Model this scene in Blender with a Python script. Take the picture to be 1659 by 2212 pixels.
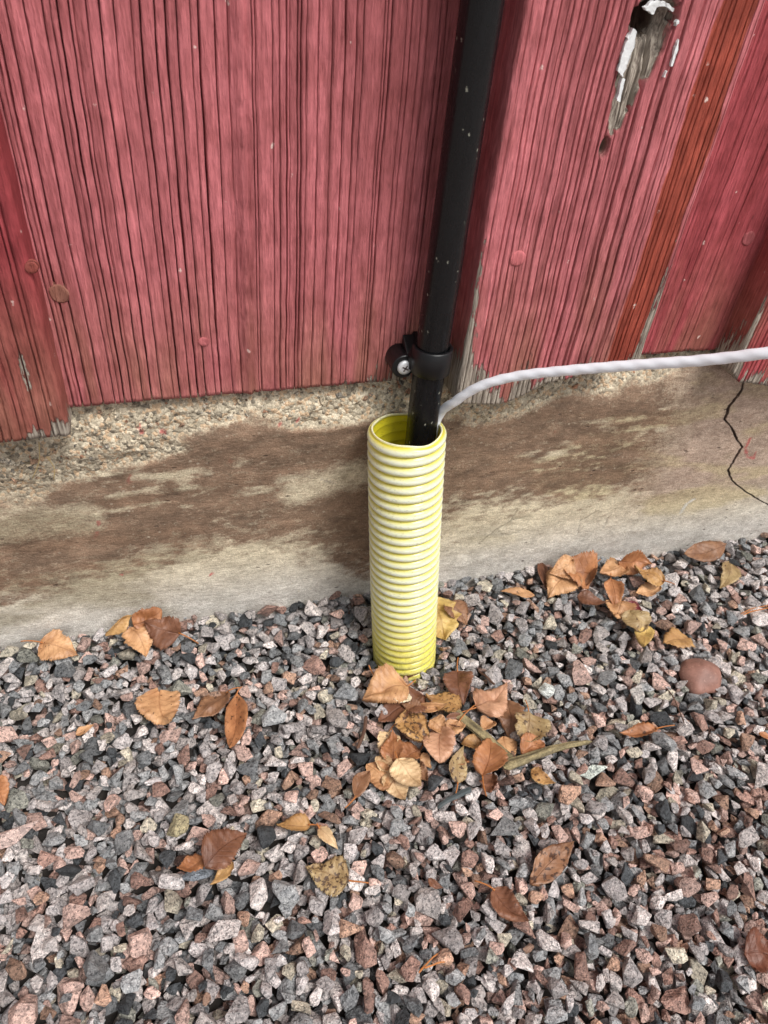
import bpy, bmesh, math, random
import numpy as np
from mathutils import Vector, Matrix

for o in list(bpy.data.objects):
    bpy.data.objects.remove(o)
scene = bpy.context.scene
COL = scene.collection
RND = random.Random(7)
RNG = np.random.default_rng(11)

# ------------------------------------------------------------------ camera
CAM = np.array([0.0, -0.388, 0.4765])
c_right = np.array([0.95930886, -0.26951626, 0.08418729])
c_down = np.array([-0.11810426, -0.65382844, -0.74736855])
c_fwd = np.array([0.25647202, 0.7070144, -0.65905443])
cam_data = bpy.data.cameras.new('camera')
cam = bpy.data.objects.new('camera', cam_data)
COL.objects.link(cam)
mw = Matrix.Identity(4)
for r in range(3):
    mw[r][0] = c_right[r]; mw[r][1] = -c_down[r]; mw[r][2] = -c_fwd[r]; mw[r][3] = CAM[r]
cam.matrix_world = mw
cam_data.sensor_fit = 'VERTICAL'
cam_data.sensor_height = 36.0
cam_data.lens = 1597.0 / 2212.0 * 36.0
cam_data.clip_start = 0.02
cam_data.clip_end = 200.0
cam_data.dof.use_dof = True
cam_data.dof.focus_distance = 0.50
cam_data.dof.aperture_fstop = 22.0
scene.camera = cam

# ------------------------------------------------------------------ sky, sun, exposure
SUN_EL, SUN_AZ = math.radians(58), math.radians(150)     # azimuth clockwise from +Y
world = bpy.data.worlds.new('World'); scene.world = world
world.use_nodes = True
wn = world.node_tree; wn.nodes.clear()
w_out = wn.nodes.new('ShaderNodeOutputWorld')
w_bg = wn.nodes.new('ShaderNodeBackground')
w_sky = wn.nodes.new('ShaderNodeTexSky')
w_sky.sky_type = 'NISHITA'; w_sky.sun_disc = False
w_sky.sun_elevation = SUN_EL; w_sky.sun_rotation = SUN_AZ
w_sky.dust_density = 4.0; w_sky.air_density = 1.0
w_hs = wn.nodes.new('ShaderNodeHueSaturation')
w_hs.inputs['Saturation'].default_value = 0.14           # overcast: the cloud sheet greys the sky
wn.links.new(w_sky.outputs[0], w_hs.inputs['Color'])
wn.links.new(w_hs.outputs[0], w_bg.inputs['Color'])
w_bg.inputs['Strength'].default_value = 0.07
wn.links.new(w_bg.outputs[0], w_out.inputs['Surface'])
sun_data = bpy.data.lights.new('sun', 'SUN')
sun_data.energy = 1.5; sun_data.angle = math.radians(22); sun_data.color = (1.0, 0.97, 0.93)
sun = bpy.data.objects.new('sun', sun_data); COL.objects.link(sun)
sd = Vector((math.sin(SUN_AZ) * math.cos(SUN_EL), math.cos(SUN_AZ) * math.cos(SUN_EL), math.sin(SUN_EL)))
sun.rotation_euler = sd.to_track_quat('Z', 'Y').to_euler()
sun.location = (0.5, -1.5, 2.5)
vs = scene.view_settings
vs.view_transform = 'Standard'; vs.look = 'None'; vs.gamma = 1.0; vs.use_curve_mapping = False
vs.exposure = 1.05

# ------------------------------------------------------------------ helpers
def at(u, v, axis, val):
    """where the line of sight through a spot of the 1659x2212 picture meets a real plane (axis = val)"""
    r = c_right * ((u - 829.5) / 1597.0) + c_down * ((v - 1106.0) / 1597.0) + c_fwd
    t = (val - CAM[axis]) / r[axis]
    return CAM + r * t

def lin(r, g, b):
    f = lambda c: (c / 255.0 / 12.92) if c <= 10 else ((c / 255.0 + 0.055) / 1.055) ** 2.4
    return (f(r), f(g), f(b))

def hash2(ix, iy, seed):
    n = (ix.astype(np.int64) * 374761393 + iy.astype(np.int64) * 668265263 + seed * 974711) & 0xffffffff
    n = ((n ^ (n >> 13)) * 1274126177) & 0xffffffff
    n = (n ^ (n >> 16)) & 0xffffffff
    return n / 4294967295.0

def vnoise(x, y, seed=0):
    x = np.asarray(x, float); y = np.asarray(y, float)
    x, y = np.broadcast_arrays(x, y)
    ix = np.floor(x).astype(np.int64); iy = np.floor(y).astype(np.int64)
    fx = x - ix; fy = y - iy
    fx = fx * fx * (3 - 2 * fx); fy = fy * fy * (3 - 2 * fy)
    a = hash2(ix, iy, seed); b = hash2(ix + 1, iy, seed)
    c = hash2(ix, iy + 1, seed); d = hash2(ix + 1, iy + 1, seed)
    return (a + (b - a) * fx) * (1 - fy) + (c + (d - c) * fx) * fy

def fbm(x, y, seed=0, octv=4):
    s = 0; amp = 0.5; tot = 0
    for k in range(octv):
        s = s + amp * vnoise(np.asarray(x) * 2 ** k, np.asarray(y) * 2 ** k, seed + k * 17)
        tot += amp; amp *= 0.5
    return s / tot

def sstep(a, b, x):
    t = np.clip((x - a) / (b - a), 0, 1)
    return t * t * (3 - 2 * t)

def mesh_from(name, verts, faces, smooth=False, col=None, extra=None, uv=None):
    """faces: list of (n,3) or (n,4) integer arrays"""
    me = bpy.data.meshes.new(name)
    verts = np.asarray(verts, np.float32)
    me.vertices.add(len(verts)); me.vertices.foreach_set('co', verts.ravel())
    idx = []; starts = []; tot = 0
    for f in faces:
        f = np.asarray(f, np.int32)
        if len(f) == 0: continue
        idx.append(f.ravel()); starts.append(tot + np.arange(len(f), dtype=np.int32) * f.shape[1]); tot += f.size
    idx = np.concatenate(idx); starts = np.concatenate(starts)
    me.loops.add(len(idx)); me.loops.foreach_set('vertex_index', idx)
    me.polygons.add(len(starts)); me.polygons.foreach_set('loop_start', starts)
    me.update(calc_edges=True)
    me.polygons.foreach_set('use_smooth', np.full(len(starts), smooth))
    if col is not None:
        a = me.color_attributes.new('Col', 'FLOAT_COLOR', 'POINT')
        c = np.asarray(col, np.float32)
        if c.shape[1] == 3: c = np.hstack([c, np.ones((len(c), 1), np.float32)])
        a.data.foreach_set('color', c.ravel())
    for k, v in (extra or {}).items():
        a = me.attributes.new(k, 'FLOAT', 'POINT'); a.data.foreach_set('value', np.asarray(v, np.float32))
    if uv is not None:
        l = me.uv_layers.new(name='UVMap')
        l.data.foreach_set('uv', np.asarray(uv, np.float32)[idx].ravel())
    me.validate()
    return me

def obj(name, me, mat=None, parent=None, loc=None):
    o = bpy.data.objects.new(name, me); COL.objects.link(o)
    if mat is not None and me is not None and not me.materials: me.materials.append(mat)
    if loc is not None: o.location = loc
    if parent is not None:
        o.parent = parent
        if parent.type == 'MESH' or parent.location.length > 0:
            pass
    return o

def tag(o, label=None, cat=None, group=None, kind=None):
    if label: o['label'] = label
    if cat: o['category'] = cat
    if group: o['group'] = group
    if kind: o['kind'] = kind
    return o

def empty(name, loc):
    o = bpy.data.objects.new(name, None); COL.objects.link(o); o.location = loc
    o.empty_display_size = 0.01
    return o

def grid_faces(nr, nc, off=0, wrap=False):
    i = np.arange(nr - 1)[:, None]; j = np.arange(nc if wrap else nc - 1)[None, :]
    j2 = (j + 1) % nc
    a = i * nc + j; b = i * nc + j2; c = (i + 1) * nc + j2; d = (i + 1) * nc + j
    return np.stack([a, b, c, d], -1).reshape(-1, 4) + off

# tubes along a polyline with a radius per point
def tube_mesh(name, pts, rad, seg=20, caps=True, smooth=True, bump=None):
    pts = np.asarray(pts, float); n = len(pts)
    rad = np.full(n, rad) if np.isscalar(rad) else np.asarray(rad, float)
    tang = np.gradient(pts, axis=0); tang /= np.linalg.norm(tang, axis=1)[:, None]
    ref = np.array([0.3, 1.0, 0.2]); ref /= np.linalg.norm(ref)
    V = []
    th = np.arange(seg) / seg * 2 * math.pi
    for i in range(n):
        u = np.cross(tang[i], ref); u /= np.linalg.norm(u); w = np.cross(tang[i], u)
        rr = rad[i] * (1 + (bump(i, th) if bump else 0))
        V.append(pts[i] + (np.cos(th) * rr)[:, None] * u + (np.sin(th) * rr)[:, None] * w)
    V = np.concatenate(V); F = [grid_faces(n, seg, wrap=True)]
    if caps:
        V = np.vstack([V, pts[0], pts[-1]]); a = n * seg; j = np.arange(seg); j2 = (j + 1) % seg
        F.append(np.stack([j2, j, np.full(seg, a)], -1))
        F.append(np.stack([j + (n - 1) * seg, j2 + (n - 1) * seg, np.full(seg, a + 1)], -1))
    return mesh_from(name, V, F, smooth)

def spline(ctrl, n):
    P = np.asarray(ctrl, float); P = np.vstack([2 * P[0] - P[1], P, 2 * P[-1] - P[-2]])
    out = []; m = len(P) - 3
    for k in range(n):
        s = k / (n - 1) * m; i = min(int(s), m - 1); t = s - i
        p0, p1, p2, p3 = P[i:i + 4]
        out.append(0.5 * (2 * p1 + (p2 - p0) * t + (2 * p0 - 5 * p1 + 4 * p2 - p3) * t * t + (3 * p1 - p0 - 3 * p2 + p3) * t ** 3))
    return np.array(out)

# ------------------------------------------------------------------ materials
class NT:
    def __init__(s, name):
        s.m = bpy.data.materials.new(name); s.m.use_nodes = True
        s.t = s.m.node_tree; s.n = s.t.nodes; s.b = s.n['Principled BSDF']
    def new(s, typ, **kw):
        x = s.n.new(typ)
        for k, v in kw.items(): setattr(x, k, v)
        return x
    def set(s, sock, v):
        if isinstance(v, bpy.types.NodeSocket): s.t.links.new(v, sock)
        else: sock.default_value = v
    def pos(s, scale=(1, 1, 1)):
        g = s.new('ShaderNodeNewGeometry'); mp = s.new('ShaderNodeMapping')
        s.set(mp.inputs['Vector'], g.outputs['Position']); mp.inputs['Scale'].default_value = scale
        return mp.outputs[0]
    def objpos(s, scale=(1, 1, 1)):
        g = s.new('ShaderNodeTexCoord'); mp = s.new('ShaderNodeMapping')
        s.set(mp.inputs['Vector'], g.outputs['Object']); mp.inputs['Scale'].default_value = scale
        return mp.outputs[0]
    def noise(s, vec, scale, detail=3, rough=0.55):
        x = s.new('ShaderNodeTexNoise'); s.set(x.inputs['Vector'], vec)
        x.inputs['Scale'].default_value = scale; x.inputs['Detail'].default_value = detail
        x.inputs['Roughness'].default_value = rough
        return x.outputs['Fac']
    def ramp(s, v, a, b, lo=0.0, hi=1.0):
        x = s.new('ShaderNodeMapRange'); s.set(x.inputs['Value'], v)
        x.inputs['From Min'].default_value = a; x.inputs['From Max'].default_value = b
        x.inputs['To Min'].default_value = lo; x.inputs['To Max'].default_value = hi
        return x.outputs['Result']
    def cn(s, v): return s.ramp(v, 0.30, 0.70)
    def math(s, op, a, b=0.0):
        x = s.new('ShaderNodeMath', operation=op); s.set(x.inputs[0], a); s.set(x.inputs[1], b)
        return x.outputs[0]
    def mix(s, fac, a, b, blend='MIX'):
        x = s.new('ShaderNodeMix', data_type='RGBA', blend_type=blend)
        s.set(x.inputs[0], fac)
        for sock, v in ((x.inputs[6], a), (x.inputs[7], b)):
            s.set(sock, v if isinstance(v, bpy.types.NodeSocket) else (v[0], v[1], v[2], 1.0))
        return x.outputs[2]
    def attr(s, name, out='Color'):
        return s.new('ShaderNodeAttribute', attribute_name=name).outputs[out]
    def bump(s, h, strength, dist):
        x = s.new('ShaderNodeBump'); s.set(x.inputs['Height'], h)
        x.inputs['Strength'].default_value = strength; x.inputs['Distance'].default_value = dist
        s.t.links.new(x.outputs[0], s.b.inputs['Normal'])
    def fin(s, color=None, rough=None, metal=None, spec=None):
        if color is not None: s.set(s.b.inputs['Base Color'], color if isinstance(color, bpy.types.NodeSocket) else (*color[:3], 1))
        if rough is not None: s.set(s.b.inputs['Roughness'], rough)
        if metal is not None: s.b.inputs['Metallic'].default_value = metal
        if spec is not None: s.b.inputs['Specular IOR Level'].default_value = spec
        return s.m

def mat_board():
    k = NT('weathered_red_paint')
    p = k.pos((1, 1, 1)); ps = k.pos((1, 1, 0.06)); pm = k.pos((1, 1, 0.18))
    c = k.attr('Col')
    fib = k.noise(ps, 900, 4, 0.6)
    fl = k.noise(pm, 420, 4, 0.65)
    blot = k.noise(p, 55, 4, 0.6)
    c = k.mix(1.0, c, k.mix(k.cn(fib), (0.76, 0.74, 0.74), (1.22, 1.22, 1.22)), 'MULTIPLY')
    c = k.mix(1.0, c, k.mix(k.cn(blot), (0.80, 0.75, 0.73), (1.18, 1.22, 1.24)), 'MULTIPLY')
    c = k.mix(1.0, c, k.mix(k.cn(fl), (0.76, 0.72, 0.72), (1.22, 1.26, 1.26)), 'MULTIPLY')
    # worn flakes where the paint has gone: bare grey wood
    wear = k.attr('wear', 'Fac')
    th = k.math('ADD', wear, k.ramp(fl, 0.3, 0.7, -0.32, 0.32))
    bare = k.mix(k.cn(fib), lin(88, 76, 68), lin(186, 176, 162))
    c = k.mix(k.ramp(th, 0.52, 0.60), c, bare)
    # little specks of dust and chipped paint
    v = k.new('ShaderNodeTexVoronoi', feature='F1'); k.set(v.inputs['Vector'], k.pos((1, 1, 0.7))); v.inputs['Scale'].default_value = 75
    sp = k.math('MULTIPLY', k.ramp(k.math('ADD', v.outputs['Distance'], k.ramp(k.noise(p, 500, 2), 0.3, 0.7, -0.05, 0.06)), 0.035, 0.075, 1, 0), k.ramp(k.noise(p, 30, 2), 0.42, 0.52))
    c = k.mix(k.math('MULTIPLY', sp, 0.85), c, lin(225, 205, 195))
    v2 = k.new('ShaderNodeTexVoronoi', feature='F1'); k.set(v2.inputs['Vector'], k.pos((1, 1, 0.35))); v2.inputs['Scale'].default_value = 120
    sp2 = k.math('MULTIPLY', k.ramp(v2.outputs['Distance'], 0.05, 0.1, 1, 0), k.ramp(k.noise(p, 45, 2), 0.55, 0.65))
    c = k.mix(k.math('MULTIPLY', sp2, 0.6), c, lin(70, 34, 36))
    h = k.math('ADD', k.math('MULTIPLY', fib, 0.7), k.math('ADD', k.math('MULTIPLY', fl, 0.9), k.math('MULTIPLY', k.ramp(th, 0.5, 0.6), -0.6)))
    k.bump(h, 0.9, 0.0016)
    return k.fin(c, k.ramp(fl, 0.3, 0.7, 0.62, 0.8), spec=0.22)

def mat_foundation():
    k = NT('stained_plaster')
    p = k.pos(); ps = k.pos((0.4, 1, 1)); pm = k.pos((0.8, 1, 1))
    c = k.attr('Col'); rough = k.attr('rough', 'Fac')
    str_ = k.noise(ps, 520, 4, 0.65); sp = k.noise(p, 1100, 3, 0.6); bl = k.noise(pm, 130, 5, 0.65)
    smear = k.mix(k.cn(str_), (0.80, 0.78, 0.77), (1.17, 1.18, 1.18))
    grit = k.mix(k.cn(sp), (0.70, 0.69, 0.66), (1.28, 1.28, 1.28))
    vc = k.new('ShaderNodeTexVoronoi'); k.set(vc.inputs['Vector'], p); vc.inputs['Scale'].default_value = 460
    vs1 = k.new('ShaderNodeSeparateColor'); k.set(vs1.inputs[0], vc.outputs['Color'])
    peb = k.mix(k.ramp(vs1.outputs[0], 0.1, 0.9), (0.66, 0.64, 0.61), (1.20, 1.18, 1.14))
    peb = k.mix(k.ramp(vs1.outputs[1], 0.72, 0.80), peb, (1.05, 0.86, 0.72))
    peb = k.mix(k.ramp(vs1.outputs[2], 0.88, 0.92), peb, (0.42, 0.41, 0.40))
    st = k.attr('stain', 'Fac')
    nz = k.math('ADD', k.math('MULTIPLY', k.noise(k.pos((0.6, 1, 1)), 200, 5, 0.75), 0.6), k.math('MULTIPLY', k.noise(p, 620, 3, 0.7), 0.4))
    fac = k.ramp(k.math('ADD', st, k.ramp(nz, 0.3, 0.7, -0.42, 0.42)), 0.10, 0.84, 0.0, 0.9)
    bro = k.mix(k.cn(k.noise(k.pos((0.45, 1, 1)), 80, 6, 0.7)), lin(86, 64, 52), lin(142, 113, 93))
    c = k.mix(fac, c, bro)
    c = k.mix(1.0, c, k.mix(rough, smear, peb), 'MULTIPLY')
    c = k.mix(1.0, c, grit, 'MULTIPLY')
    c = k.mix(1.0, c, k.mix(k.cn(bl), (0.80, 0.79, 0.78), (1.20, 1.20, 1.20)), 'MULTIPLY')
    v = k.new('ShaderNodeTexVoronoi'); k.set(v.inputs['Vector'], p); v.inputs['Scale'].default_value = 170
    gr = k.math('MULTIPLY', k.ramp(v.outputs['Distance'], 0.12, 0.2, 1, 0), k.ramp(k.noise(p, 60, 2), 0.5, 0.6))
    c = k.mix(k.math('MULTIPLY', gr, 0.5), c, lin(190, 178, 158))
    v3 = k.new('ShaderNodeTexVoronoi'); k.set(v3.inputs['Vector'], k.pos((0.5, 1, 1))); v3.inputs['Scale'].default_value = 140
    pits = k.math('MULTIPLY', k.ramp(v3.outputs['Distance'], 0.07, 0.14, 1, 0), k.ramp(k.noise(p, 40, 2), 0.5, 0.6))
    c = k.mix(k.math('MULTIPLY', pits, 0.6), c, lin(60, 46, 40))
    h = k.math('ADD', k.math('MULTIPLY', str_, 0.5), k.math('ADD', k.math('MULTIPLY', sp, 0.45), k.math('MULTIPLY', pits, -0.8)))
    h = k.math('ADD', h, k.math('MULTIPLY', rough, k.math('MULTIPLY', vc.outputs['Distance'], -1.0)))
    k.bump(h, 0.8, 0.0014)
    return k.fin(c, 0.78, spec=0.3)

def mat_stone(name='granite'):
    k = NT(name)
    p = k.pos(); c = k.attr('Col')
    n1 = k.noise(p, 560, 3, 0.7); n2 = k.noise(p, 1000, 2, 0.6); n3 = k.noise(k.pos((1, 1.3, 0.8)), 260, 3, 0.6)
    c = k.mix(1.0, c, k.mix(k.cn(n3), (0.62, 0.63, 0.64), (1.36, 1.34, 1.32)), 'MULTIPLY')
    c = k.mix(k.ramp(n1, 0.53, 0.60, 0, 0.82), c, k.mix(1.0, c, (0.20, 0.21, 0.22), 'MULTIPLY'))
    c = k.mix(k.ramp(n2, 0.54, 0.62, 0, 0.7), c, k.mix(1.0, c, (1.7, 1.68, 1.66), 'MULTIPLY'))
    k.bump(k.math('ADD', n2, k.math('MULTIPLY', n1, 1.2)), 0.95, 0.0014)
    return k.fin(c, 0.66, spec=0.4)

def mat_leaf():
    k = NT('dry_leaf')
    oi = k.new('ShaderNodeObjectInfo')
    uvn = k.new('ShaderNodeUVMap', uv_map='UVMap'); sx = k.new('ShaderNodeSeparateXYZ'); k.set(sx.inputs[0], uvn.outputs[0])
    u, v = sx.outputs[0], sx.outputs[1]
    av = k.math('ABSOLUTE', k.math('SUBTRACT', v, 0.5))
    rnd = oi.outputs['Random']
    off = k.new('ShaderNodeCombineXYZ'); k.set(off.inputs[0], k.math('MULTIPLY', rnd, 37.0)); k.set(off.inputs[2], k.math('MULTIPLY', rnd, 11.0))
    tc = k.new('ShaderNodeTexCoord'); va = k.new('ShaderNodeVectorMath', operation='ADD'); k.set(va.inputs[0], tc.outputs['Object']); k.set(va.inputs[1], off.outputs[0])
    p = va.outputs[0]
    c = oi.outputs['Color']
    n = k.noise(p, 70, 4, 0.6); n2 = k.noise(p, 520, 3, 0.6)
    c = k.mix(1.0, c, k.mix(k.cn(n), (0.62, 0.52, 0.45), (1.32, 1.38, 1.42)), 'MULTIPLY')
    c = k.mix(1.0, c, k.mix(n2, (0.82, 0.8, 0.78), (1.16, 1.17, 1.18)), 'MULTIPLY')
    # midrib and side veins
    mid = k.ramp(av, 0.010, 0.028, 1, 0)
    ph = k.math('FRACT', k.math('MULTIPLY', k.math('SUBTRACT', u, k.math('MULTIPLY', av, 0.62)), 7.5))
    tri = k.math('ABSOLUTE', k.math('SUBTRACT', ph, 0.5))
    side = k.ramp(tri, 0.035, 0.085, 1, 0)
    vein = k.math('MAXIMUM', mid, k.math('MULTIPLY', side, 0.55))
    c = k.mix(k.math('MULTIPLY', vein, 0.45), c, k.mix(1.0, c, (0.55, 0.42, 0.34), 'MULTIPLY'))
    # dark mould spots, as many as the leaf's alpha asks for
    sp = k.noise(p, 330, 3, 0.55); al = oi.outputs['Alpha']
    lim = k.math('SUBTRACT', 0.735, k.math('MULTIPLY', al, 0.26))
    d = k.math('SUBTRACT', sp, lim)
    c = k.mix(k.ramp(d, 0.0, 0.04, 0, 0.85), c, lin(58, 36, 26))
    k.bump(k.math('ADD', k.math('MULTIPLY', vein, -0.8), n2), 0.6, 0.0006)
    k.b.inputs['Transmission Weight'].default_value = 0.0
    return k.fin(c, 0.5, spec=0.45)

def mat_plain(name, col, rough=0.5, metal=0.0, spec=0.5, var=0.25, scale=300, bump=0.0003, stretch=(1, 1, 1)):
    k = NT(name)
    p = k.pos(stretch); n = k.noise(p, scale, 4, 0.6)
    c = k.mix(1.0, col, k.mix(n, (1 - var,) * 3, (1 + var,) * 3), 'MULTIPLY')
    k.bump(n, 0.5, bump)
    return k.fin(c, rough, metal, spec)

def mat_conduit():
    k = NT('yellow_plastic')
    c = k.attr('Col'); p = k.pos()
    n = k.noise(p, 120, 4, 0.6); n2 = k.noise(k.pos((1, 1, 3)), 420, 3, 0.7)
    c = k.mix(1.0, c, k.mix(n, (0.9, 0.89, 0.84), (1.08, 1.08, 1.12)), 'MULTIPLY')
    dirt = k.math('MULTIPLY', k.ramp(n2, 0.56, 0.66), k.ramp(k.noise(p, 40, 3), 0.44, 0.58))
    sz = k.new('ShaderNodeSeparateXYZ'); k.set(sz.inputs[0], p)
    spl = k.math('MULTIPLY', k.ramp(sz.outputs[2], 0.045, 0.005), k.ramp(k.noise(p, 330, 4, 0.7), 0.50, 0.60))
    dirt = k.math('MAXIMUM', dirt, k.math('MULTIPLY', spl, 0.8))
    c = k.mix(k.math('MULTIPLY', dirt, 0.42), c, lin(116, 102, 50))
    k.b.inputs['Subsurface Weight'].default_value = 0.35
    k.b.inputs['Subsurface Radius'].default_value = (0.004, 0.0035, 0.001)
    k.b.inputs['Subsurface Scale'].default_value = 1.0
    k.bump(n, 0.2, 0.0005)
    return k.fin(c, 0.26, spec=0.55)

def mat_black_pipe():
    k = NT('black_plastic')
    p = k.pos(); ps = k.pos((1, 1, 0.3))
    n = k.noise(ps, 260, 4, 0.65)
    c = k.mix(n, lin(6, 7, 8), lin(17, 18, 20))
    v = k.new('ShaderNodeTexVoronoi'); k.set(v.inputs['Vector'], k.pos((1, 1, 0.6))); v.inputs['Scale'].default_value = 210
    s1 = k.math('MULTIPLY', k.ramp(k.math('ADD', v.outputs['Distance'], k.ramp(k.noise(p, 900, 2), 0.3, 0.7, -0.09, 0.09)), 0.06, 0.12, 1, 0), k.ramp(k.noise(p, 60, 3), 0.44, 0.54))
    c = k.mix(k.math('MULTIPLY', s1, 0.6), c, lin(160, 160, 145))
    v2 = k.new('ShaderNodeTexVoronoi'); k.set(v2.inputs['Vector'], p); v2.inputs['Scale'].default_value = 46
    s2 = k.math('MULTIPLY', k.ramp(k.math('ADD', v2.outputs['Distance'], k.ramp(k.noise(p, 400, 2), 0, 1, -0.06, 0.06)), 0.05, 0.07, 1, 0), k.ramp(k.noise(p, 23, 2), 0.62, 0.66))
    c = k.mix(k.math('MULTIPLY', s2, 0.9), c, lin(205, 208, 206))
    k.bump(n, 0.35, 0.0004)
    return k.fin(c, k.ramp(n, 0.3, 0.7, 0.20, 0.34), spec=0.30)

M = {}
M['board'] = mat_board()
M['foundation'] = mat_foundation()
M['stone'] = mat_stone()
M['leaf'] = mat_leaf()
M['conduit'] = mat_conduit()
M['pipe'] = mat_black_pipe()
M['clip'] = mat_plain('black_clip_plastic', lin(14, 15, 17), 0.36, spec=0.4, var=0.3, scale=200)
M['zinc'] = mat_plain('zinc', lin(205, 208, 210), 0.42, 0.45, var=0.18, scale=500)
M['slot_shade'] = mat_plain('shaded_zinc', lin(92, 84, 82), 0.55, 0.6)
M['cable'] = mat_plain('white_pvc', lin(228, 232, 238), 0.36, var=0.10, scale=160)
M['stem'] = mat_plain('leaf_stem', lin(168, 104, 52), 0.55, var=0.3, scale=300)
def mat_splinter():
    k = NT('grey_splinter'); c = k.attr('Col'); n = k.noise(k.pos(), 700, 4, 0.65)
    c = k.mix(1.0, c, k.mix(k.cn(n), (0.62, 0.6, 0.56), (1.34, 1.34, 1.34)), 'MULTIPLY'); k.bump(n, 0.8, 0.001)
    return k.fin(c, 0.75)
M['splinter'] = mat_splinter()
M['slate'] = mat_plain('dark_sliver', lin(62, 70, 72), 0.6, var=0.3)
M['twig'] = mat_plain('brown_twig', lin(88, 62, 48), 0.8, var=0.45, scale=400, bump=0.001)
M['needle'] = mat_plain('dry_needle', lin(176, 112, 60), 0.6, var=0.3)
M['straw'] = mat_plain('pale_needle', lin(186, 164, 118), 0.6, var=0.2)
M['flake'] = mat_plain('white_flake', lin(214, 216, 216), 0.7, var=0.22, scale=700, bump=0.0008)
M['nail'] = mat_plain('painted_nail', lin(172, 92, 88), 0.6, var=0.4, scale=420, bump=0.0006)
M['rust'] = mat_plain('rusty_nail', lin(166, 102, 84), 0.65, var=0.4, scale=420, bump=0.0006)
M['soil'] = mat_plain('dark_grit', lin(48, 43, 40), 0.9, var=0.5, scale=260, bump=0.003)

# ------------------------------------------------------------------ foundation
FX0, FX1 = -0.75, 1.15
def found_y(x, z):
    y = np.interp(z, [-0.06, 0.0, 0.06, 0.12, 0.165, 0.195, 0.212, 0.226, 0.24], [0.014, 0.0125, 0.0105, 0.007, 0.003, -0.001, 0.001, 0.006, 0.012])
    return y + 0.003 * (fbm(x * 9, z * 9, 5, 3) - 0.5) + 0.0012 * (fbm(x * 30, z * 90, 8, 3) - 0.5)

def px_curve(pts, y):
    q = np.array([at(u, v, 1, y) for u, v in pts])
    return q[:, 0], q[:, 2]

def poly_dist(x, z, pts):
    d = np.full(x.shape, 9.0)
    for (ax, az), (bx, bz) in zip(pts[:-1], pts[1:]):
        dx, dz = bx - ax, bz - az
        t = np.clip(((x - ax) * dx + (z - az) * dz) / (dx * dx + dz * dz), 0, 1)
        d = np.minimum(d, np.hypot(x - ax - t * dx, z - az - t * dz))
    return d

foundation = empty('foundation', (0.2, 0.02, 0.0))
tag(foundation, 'low concrete foundation with brown stained plaster under the red boards', 'foundation')

crack_px = [(1598, 826), (1588, 850), (1572, 872), (1565, 905), (1580, 925), (1592, 948), (1606, 968), (1590, 1000), (1577, 1022), (1590, 1048), (1620, 1072), (1659, 1096), (1720, 1130)]
crack = [tuple(at(u, v, 1, 0.003)[[0, 2]]) for u, v in crack_px]
crack_z = np.array([c[1] for c in crack])[::-1]; crack_x = np.array([c[0] for c in crack])[::-1]

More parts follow.
